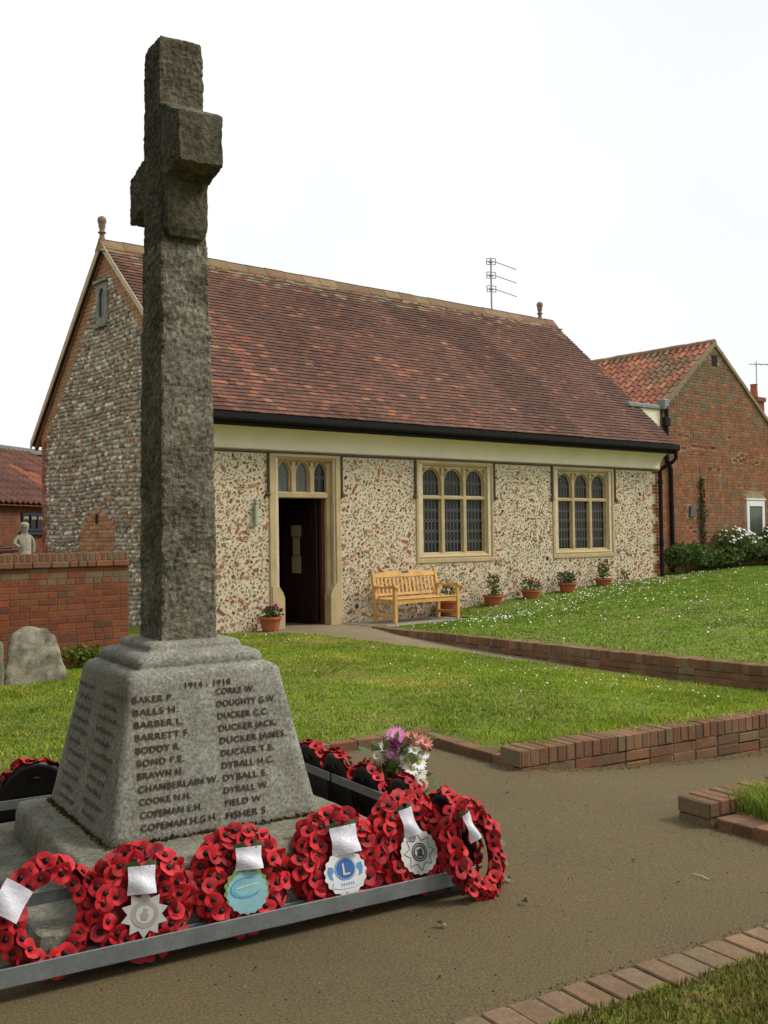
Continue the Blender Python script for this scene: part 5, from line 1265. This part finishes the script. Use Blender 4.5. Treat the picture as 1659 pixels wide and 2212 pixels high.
def ringpoly(b, r0, r1, y, col, cx, cz, n=28, sx=1, a0=0, a1=2*math.pi):
    ts = np.linspace(a0, a1, n+1); V = []; F = []
    for t in ts: V += [(cx+r0*sx*math.cos(t), y, cz+r0*math.sin(t)), (cx+r1*sx*math.cos(t), y, cz+r1*math.sin(t))]
    for i in range(n): F.append((2*i, 2*i+1, 2*i+3, 2*i+2))
    b.add(V, F, col)
def wreath(label, x, y, z, head, lean, rl=0., sc_=1., emblem=None, card=None, closed=True, back=False, group=None, sx=1.0):
    """wreath plane is local x-z, front towards -y, standing on its lower rim; head turns it about z in the memorial frame"""
    t = thing('poppy_wreath', label, 'wreath', group=group, local=True)
    t.matrix_world = Matrix.Translation(W3(x, y, z)) @ Matrix.Rotation(AM+head, 4, 'Z') @ Matrix.Rotation(-lean, 4, 'X') @ Matrix.Rotation(rl, 4, 'Y') @ Matrix.Diagonal((sc_*sx, sc_, sc_, 1))
    A, B, CZ = (.128, .150, .205) if closed else (.150, .172, .215)
    tw = .050 if closed else .034
    # moulded ring
    b = MB(); N, K = 36, 10
    for i in range(N):
        a = 2*math.pi*i/N
        for k in range(K):
            q = 2*math.pi*k/K; rr = tw*math.cos(q); b.V.append(((A+rr)*math.cos(a), .008-.030*math.sin(q)*(1 if math.sin(q) > 0 else .35), CZ+(B+rr)*math.sin(a))); b.n += 1
    for i in range(N):
        for k in range(K): b.F.append([i*K+k, i*K+(k+1) % K, ((i+1) % N)*K+(k+1) % K, ((i+1) % N)*K+k]); b.C.append((1, 1, 1))
    b.build('ring_base', M['ringred'], t, smooth=True)
    if closed:
        b = MB(); prof = [(1.0, .020), (.95, .036), (.88, .034), (.70, .026), (.30, .024)]; N = 40; V = []
        for (f, h) in prof:
            for i in range(N): a = 2*math.pi*i/N; V.append(((A+.052)*f*math.cos(a), h, CZ+(B+.052)*f*math.sin(a)))
        V.append((0, .024, CZ)); F = []
        for j in range(len(prof)-1):
            for i in range(N): F.append((j*N+i, j*N+(i+1) % N, (j+1)*N+(i+1) % N, (j+1)*N+i))
        for i in range(N): F.append(((len(prof)-1)*N+i, (len(prof)-1)*N+(i+1) % N, len(V)-1))
        b.add(V, F)
        b.tube([(-.03, .028, CZ+.12), (0, .036, CZ+.13), (.03, .028, CZ+.12)], .005, 6); b.build('back_tray', M['tray'], t, smooth=True)
        b = MB(); b.prism([((A)*math.cos(q), CZ+B*math.sin(q)) for q in np.linspace(0, 2*math.pi, 30, endpoint=False)], 'y', -.004, .0); b.build('red_backing', M['ringred'], t)
    rows = [(.040, 21, .40, -.022), (.006, 18, .0, -.034), (-.030, 14, -.45, -.026)] if not back and closed else [(.026, 22, .35, -.020), (-.018, 18, -.3, -.026)] if not closed else [(.034, 17, .4, -.022)]
    for (ro, cnt, tl, yy) in rows:
        for i in range(cnt):
            a = 2*math.pi*(i+random.uniform(-.18, .18)+(.5 if ro < 0 else 0))/cnt; ca, sa = math.cos(a), math.sin(a)
            if emblem and ro < 0 and sa < -.25: continue
            q = ro+random.uniform(-.006, .006)
            d = Vector((ca*B, 0, sa*A)).normalized()
            place_poppy(t, ((A+q)*ca, yy+random.uniform(-.006, .004), CZ+(B+q)*sa), d*tl+Vector((random.gauss(0, .27), -1, random.gauss(0, .27))))
    for i in range(19):
        a = 2*math.pi*(i+random.uniform(-.2, .2))/19; ca, sa = math.cos(a), math.sin(a); d = Vector((ca*B, 0, sa*A)).normalized()
        if sa < -.93: continue
        place_poppy(t, ((A+tw+.002)*ca, .004+random.uniform(-.005, .004), CZ+(B+tw+.002)*sa), d+Vector((random.gauss(0, .2), -.25+random.gauss(0, .18), random.gauss(0, .2))))
    if emblem: emblem(t, CZ)
    if not closed and z < .01:
        b = MB()
        for a in (-.75, -.45, -.1, .25, -1.35): b_ = Vector(((A+.05)*math.cos(a), -.01, CZ+(B+.05)*math.sin(a))); q = Vector((math.cos(a), -.2, math.sin(a)-.4)).normalized()*.05; w_ = Vector((-q.z, .01, q.x))*.3; b.add([b_, b_+q*.5+w_, b_+q, b_+q*.5-w_], [(0, 1, 2, 3)])
        b.build('leaves', M['greenleaf'] if 'greenleaf' in M else M['leaf'], t)
    if card:
        cx, cz, w_, h_, ang, lf = card
        Mc = Matrix.Translation((cx, -.070, CZ+cz)) @ Matrix.Rotation(ang, 4, 'Y')
        b = MB(); n = 8; V = []
        for j in range(n+1):
            for i in range(n+1):
                u, v = i/n-.5, j/n-.5; V.append(Mc @ Vector((u*w_, .012*math.cos(u*3.4+v*1.2)*-1+.006*math.sin(v*7+u*3), v*h_)))
        b.add(V, [(j*(n+1)+i, j*(n+1)+i+1, (j+1)*(n+1)+i+1, (j+1)*(n+1)+i) for j in range(n) for i in range(n)]); b.build('message_card', M['paper'], t, smooth=True)
        if lf:
            b = MB()
            for s in (-1, 1): b.add([Mc @ Vector(p) for p in ((0, -.002, h_*.5), (s*w_*.28, -.008, h_*.5+.022), (s*w_*.56, .006, h_*.5+.012), (s*w_*.58, .008, h_*.5-.006), (s*w_*.25, -.006, h_*.5-.008))], [(0, 1, 2, 3, 4) if s > 0 else (4, 3, 2, 1, 0)], (1, 1, 1))
            b.build('paper_leaf', material('paper_leaf', (.055, .085, .028), .6, .2, 40) if 'paper_leaf' not in bpy.data.materials else bpy.data.materials['paper_leaf'], t)
    return t
WH, GY_, BL, CY = (.66, .66, .64), (.36, .35, .33), (.035, .13, .36), (.22, .52, .56)
def em_star(t, cz):                   # pale star with a ring and a grey roundel
    b = MB(); c = cz-.052
    st = [((.088 if i % 2 == 0 else .062)*math.cos(a), (.088 if i % 2 == 0 else .062)*math.sin(a)) for i, a in enumerate(np.linspace(.2, 2*math.pi+.2, 20, endpoint=False))]
    flatpoly(b, st, -.058, (.40, .39, .37), 0, c); e = b.build('emblem_disc', M['print'], t)
    b = MB(); ringpoly(b, .034, .050, -.0595, (.30, .27, .24), 0, c); ringpoly(b, .0, .033, -.0595, (.44, .44, .42), 0, c)
    flatpoly(b, [(-.012, -.02), (.004, -.022), (.014, -.006), (.006, .004), (.012, .016), (-.002, .022), (-.006, .008), (-.016, .002)], -.0615, (.27, .25, .22), 0, c, .0005); b.build('emblem_mark', M['print'], e)
def em_swoosh(t, cz):                  # pale cyan disc with a blue oval swoosh
    b = MB(); c = cz-.055; flatpoly(b, scallop(.078, 18, .035, 1.05, 1.05), -.058, (.22, .42, .45), 0, c)
    flatpoly(b, scallop(.088, 16, .05), -.0565, (.16, .24, .06), 0, c+.012); e = b.build('emblem_disc', M['print'], t)
    b = MB(); ringpoly(b, .036, .0405, -.0595, (.05, .26, .46), -.002, c+.02, 26, 1.6, 1.0, 5.6); ringpoly(b, .027, .030, -.0595, (.12, .40, .55), -.004, c+.018, 22, 1.6, 1.6, 5.2)
    b.prism([(-.04, c+.022), (.05, c+.025), (.05, c+.028), (-.04, c+.026)], 'y', -.06, -.0595, (.5, .68, .7)); b.build('emblem_mark', M['print'], e)
def em_letter(t, cz):                   # white disc, blue roundel with a capital L
    b = MB(); c = cz-.060; flatpoly(b, scallop(.090, 17, .04), -.058, WH, 0, c); e = b.build('emblem_disc', M['print'], t)
    b = MB(); ringpoly(b, 0, .046, -.0595, BL, 0, c+.016); ringpoly(b, .041, .0435, -.0603, (.45, .55, .65), 0, c+.016)
    for s in (-1, 1): flatpoly(b, [(s*.052, .03), (s*.072, .034), (s*.078, .01), (s*.070, -.014), (s*.056, -.022), (s*.060, .0), (s*.050, .012)][::s], -.0595, (.10, .26, .48), 0, c, .0004)
    flatpoly(b, [(-.058, -.030), (.058, -.030), (.064, -.052), (.03, -.062), (-.03, -.062), (-.064, -.052)], -.0605, (.62, .66, .70), 0, c, .0004)
    for i in range(6): b.box((-.026+i*.010, -.0615, c-.050), (-.021+i*.010, -.0608, c-.040), (.2, .3, .45))
    V, F = text_mesh('L', .068, .0004, 'CENTER'); b.add([(v[0]*1.05, -.0612-v[2], v[1]+c-.008) for v in V], F, (.60, .56, .44)); b.build('emblem_mark', M['print'], e)
def em_badge(t, cz):                    # white disc with an outlined eight pointed star badge
    b = MB(); c = cz-.050; flatpoly(b, scallop(.092, 19, .03), -.058, (.56, .55, .52), 0, c); e = b.build('emblem_disc', M['print'], t)
    b = MB(); dk = (.05, .05, .055)
    st = [((.078 if i % 2 == 0 else .050)*math.cos(a), (.078 if i % 2 == 0 else .050)*math.sin(a)) for i, a in enumerate(np.linspace(math.pi/2, 2.5*math.pi, 16, endpoint=False))]
    for i in range(16):
        p, q = Vector(st[i]), Vector(st[(i+1) % 16]); d = (q-p).normalized(); n_ = Vector((-d.y, d.x))*.0013
        b.add([(p.x-n_.x, -.0595, c+p.y-n_.y), (q.x-n_.x, -.0595, c+q.y-n_.y), (q.x+n_.x, -.0595, c+q.y+n_.y), (p.x+n_.x, -.0595, c+p.y+n_.y)], [(0, 1, 2, 3)], dk)
    ringpoly(b, .034, .039, -.06, dk, 0, c); ringpoly(b, .024, .030, -.06, dk, 0, c)
    flatpoly(b, [(-.014, -.018), (.016, -.018), (.012, -.004), (.016, .006), (.006, .016), (-.004, .010), (-.012, .014), (-.008, 0)], -.0605, dk, 0, c, .0005)
    ringpoly(b, .012, .016, -.06, dk, .0, c+.088, 14); b.build('emblem_mark', M['print'], e)
LN = R_(17); fy = YF+.028; GF = 'poppy wreaths resting against the memorial rack'
wreath('poppy wreath with open centre and tilted white card at the far left of the rack', -.80, fy+.01, .03, R_(6), LN, R_(6), .90, card=(-.165, .07, .115, .125, R_(32), False), closed=False, group=GF)
wreath('poppy wreath whose white card hangs above a pale grey star with a roundel', -.475, fy, .03, 0, LN, R_(2), .92, em_star, (-.005, .075, .10, .105, R_(3), True), group=GF, sx=1.1)
wreath('poppy wreath whose white card hangs above a pale cyan disc with blue swoosh', -.065, fy, .035, 0, LN, R_(-3), .92, em_swoosh, (.025, .075, .105, .09, R_(7), True), group=GF, sx=1.1)
wreath('poppy wreath with a blue roundel lettered L on a white disc', .350, fy, .035, 0, LN, R_(0), .94, em_letter, (.012, .072, .118, .115, R_(-2), True), group=GF, sx=1.1)
wreath('poppy wreath with an outlined star badge on white and a narrow card', .700, fy+.01, .04, R_(8), LN, R_(3), .96, em_badge, (-.035, .080, .070, .12, R_(-10), True), group=GF, sx=1.1)
wreath('open poppy wreath standing on the ground at the rack corner, steel post behind', .960, YF-.105, .0, R_(13), R_(16), R_(-6), .96, None, (-.060, .105, .066, .125, R_(-10), True), closed=False, group=GF, sx=.80)
for i, (y, x, s, ln, lab) in enumerate(((-.80, 1.0, .93, 14, 'poppy wreath seen from behind showing its black tray, nearest on the right rack'), (-.47, 1.0, .93, 14, 'poppy wreath seen from behind, second from the near corner on the right rack'), (-.13, 1.0, .93, 15, 'poppy wreath seen from behind beside the flowers, middle one on the right rack'), (.18, 1.0, .95, 14, 'poppy wreath seen from behind, second from the far end of the right rack'), (.46, 1.0, .95, 14, 'poppy wreath seen from behind next to the pedestal edge, farthest on the right rack'))):
    wreath(lab, x, y, .035, R_(90+random.uniform(-4, 4)), R_(ln), R_(random.uniform(-3, 3)), s, back=True, group=GF, sx=.88)
wreath('poppy wreath showing its black back behind the pedestal on the left', -.475, YB+.055, .03, R_(180), R_(12), 0, 1.02, back=True, group=GF)
wreath('poppy wreath showing its black back at the left picture edge behind the memorial', -.83, YB+.055, -.01, R_(180), R_(12), R_(3), 1.0, back=True, group=GF)

# ------------------------------------------------------------------ flowers beside the rack
bx, by = W2(1.16, -.02)
t = thing('flower_bouquet', 'bunch of white daisies and pink and coral flowers standing by the wreaths', 'flowers', (bx, by, 0))
b = MB(); b.lathe([(.055, 0), (.06, .005), (.072, .14), (.074, .15), (.066, .15)], (bx, by, 0), 18); b.build('vase', M['slate'], t)
b = MB()
for i in range(16):
    a = i*.39+random.uniform(-.1, .1); q = random.uniform(.03, .12); b.tube([(bx+.02*math.cos(a), by+.02*math.sin(a), .08), (bx+q*.6*math.cos(a), by+q*.6*math.sin(a), .26), (bx+q*math.cos(a), by+q*math.sin(a), .42)], .0035, 5)
b.build('stems', M['bark'], t)
b = MB(); foliage(b, 210, lambda: (bx+random.gauss(0, .07), by+random.gauss(0, .06), random.uniform(.16, .46)), .075, [(.10, .15, .05), (.15, .20, .07), (.26, .27, .11)]); b.build('foliage', M['leaf'], t)
camd = Vector((-bx, -by, EYE-.4)).normalized()
def bloom(du, dv, dw, r, kind, name):
    r *= 1.38; du *= 1.12; dv *= 1.05; dw += .03
    """du/dv/dw: right, up and towards-the-path offsets from the centre of the bunch"""
    rgt = Vector((camd.y*-1, camd.x, 0)).normalized(); P = Vector((bx, by, .365))+rgt*du+Vector((0, 0, dv))+Vector((camd.x, camd.y, 0)).normalized()*dw
    nv = (camd*1.0+Vector((0, 0, .5))+rgt*du*4+Vector((random.gauss(0, .15), random.gauss(0, .15), 0))).normalized(); q = nv.cross(Vector((0, 0, 1))).normalized(); q2 = nv.cross(q); b = MB()
    def petals(n, r0, r1, wd, h0, h1, col):
        for i in range(n):
            a = 2*math.pi*i/n+random.uniform(-.1, .1); d = q*math.cos(a)+q2*math.sin(a); s = q*-math.sin(a)+q2*math.cos(a)
            b.add([P+d*r0-s*wd*.4+nv*h0, P+d*(r0+r1)*.55-s*wd+nv*(h0+h1)*.6, P+d*r1+nv*h1, P+d*(r0+r1)*.55+s*wd+nv*(h0+h1)*.6, P+d*r0+s*wd*.4+nv*h0], [(0, 1, 2, 3, 4)], jit(col, .1, .02))
    if kind == 'daisy':
        petals(15, r*.2, r, r*.16, .002, .004, (.80, .80, .78)); b.add([P+nv*.008+(q*math.cos(k*.6)+q2*math.sin(k*.6))*r*.26 for k in range(10)]+[P+nv*.013], [(k, (k+1) % 10, 10) for k in range(10)], (.50, .46, .05))
    elif kind == 'gerbera': petals(22, r*.15, r, r*.12, .0, .004, (.74, .24, .52)); petals(16, r*.1, r*.6, r*.1, .005, .010, (.78, .36, .60))
    elif kind == 'dark': petals(16, r*.1, r, r*.16, 0, .02, (.48, .03, .28)); petals(10, r*.1, r*.6, r*.16, .01, .03, (.52, .05, .32))
    elif kind == 'coral':
        for k in range(5): petals(13, r*.05, r*(1-.16*k), r*.2, .005*k, .008+.009*k, (.78, .26, .22) if k < 3 else (.82, .45, .40))
    else:
        for k in range(5): petals(18, r*.05, r*(1-.15*k), r*.14, .005*k, .004+.010*k, (.76, .77, .62))
    b.build(name, M['flower'], t)
for a in ((.03, .02, .07, .033, 'daisy'), (.062, .045, .05, .034, 'daisy'), (.09, .01, .06, .034, 'daisy'), (.06, -.012, .08, .035, 'daisy'), (.095, -.035, .06, .03, 'daisy'), (.045, -.045, .07, .03, 'daisy'), (.11, .05, .03, .03, 'daisy'), (.10, -.075, .05, .024, 'daisy'), (.075, .07, .04, .03, 'daisy')): bloom(*a, 'daisy_bloom')
bloom(-.015, .058, .04, .040, 'gerbera', 'gerbera_bloom'); bloom(-.01, .130, .0, .040, 'gerbera', 'gerbera_bloom'); bloom(-.02, .090, .03, .028, 'dark', 'gerbera_bloom')
for a in ((.075, .095, .0, .040, 'coral'), (.115, .085, .0, .038, 'coral'), (.05, .105, -.02, .034, 'coral'), (.105, -.10, .03, .026, 'coral')): bloom(*a, 'carnation_bloom')
for a in ((-.065, .055, .0, .042, 'mum'), (-.085, .025, .01, .036, 'mum')): bloom(*a, 'chrysanthemum_bloom')

# ------------------------------------------------------------------ litter on the tarmac
def litter(name, x, y, mesh_pts, faces, mat, label, cat, group, rz):
    z = float(g_np(np.array(x), np.array(y)))+.006; b = MB(); c, s = math.cos(rz), math.sin(rz)
    b.add([(x+p[0]*c-p[1]*s, y+p[0]*s+p[1]*c, z+p[2]) for p in mesh_pts], faces); tag(b.build(name, mat, base=(x, y, z)), label, cat, group)
M['deadleaf'] = material('dead_leaf', (.035, .026, .014), .9, .3, 60); M['straw'] = material('straw', (.42, .38, .26), .8, .2, 40)
lf = [(0, 0, .002), (.3, .18, .010), (.7, .16, .016), (1, 0, .006), (.7, -.16, .014), (.3, -.18, .008)]
for i in range(26):
    x, y = random.uniform(1.8, 4.6), random.uniform(2.45, 4.4); lx = (x-OM[0])*EX[0]+(y-OM[1])*EX[1]; ly = (x-OM[0])*EY[0]+(y-OM[1])*EY[1]
    if lx < 1.2 and ly > -1.1: continue
    s = random.uniform(.012, .030); litter('dead_leaf', x, y, [(p[0]*s, p[1]*s, p[2]*.5) for p in lf], [(0, 1, 2, 3, 4, 5)], M['deadleaf'], 'small dark dead leaf lying on the tarmac', 'leaf', 'dead leaves on the tarmac', random.uniform(0, 6))
for (x, y) in (W2(.62, -1.22), W2(1.02, -1.16), W2(1.14, -.95)): litter('green_leaf', x, y, [(p[0]*.045, p[1]*.06, p[2]*1.6) for p in lf], [(0, 1, 2, 3, 4, 5)], M['greenleaf'], 'small pale green leaf lying near the corner wreath', 'leaf', 'green leaves near the wreaths', random.uniform(0, 6))
litter('straw', 3.98, 2.62, [(0, 0, .004), (.05, .004, .006), (.09, .02, .005), (.09, .025, .005), (.05, .010, .006), (0, .005, .004)], [(0, 1, 4, 5), (1, 2, 3, 4)], M['straw'], 'thin white curled straw on the tarmac near the right edge', 'straw', None, 1.2)
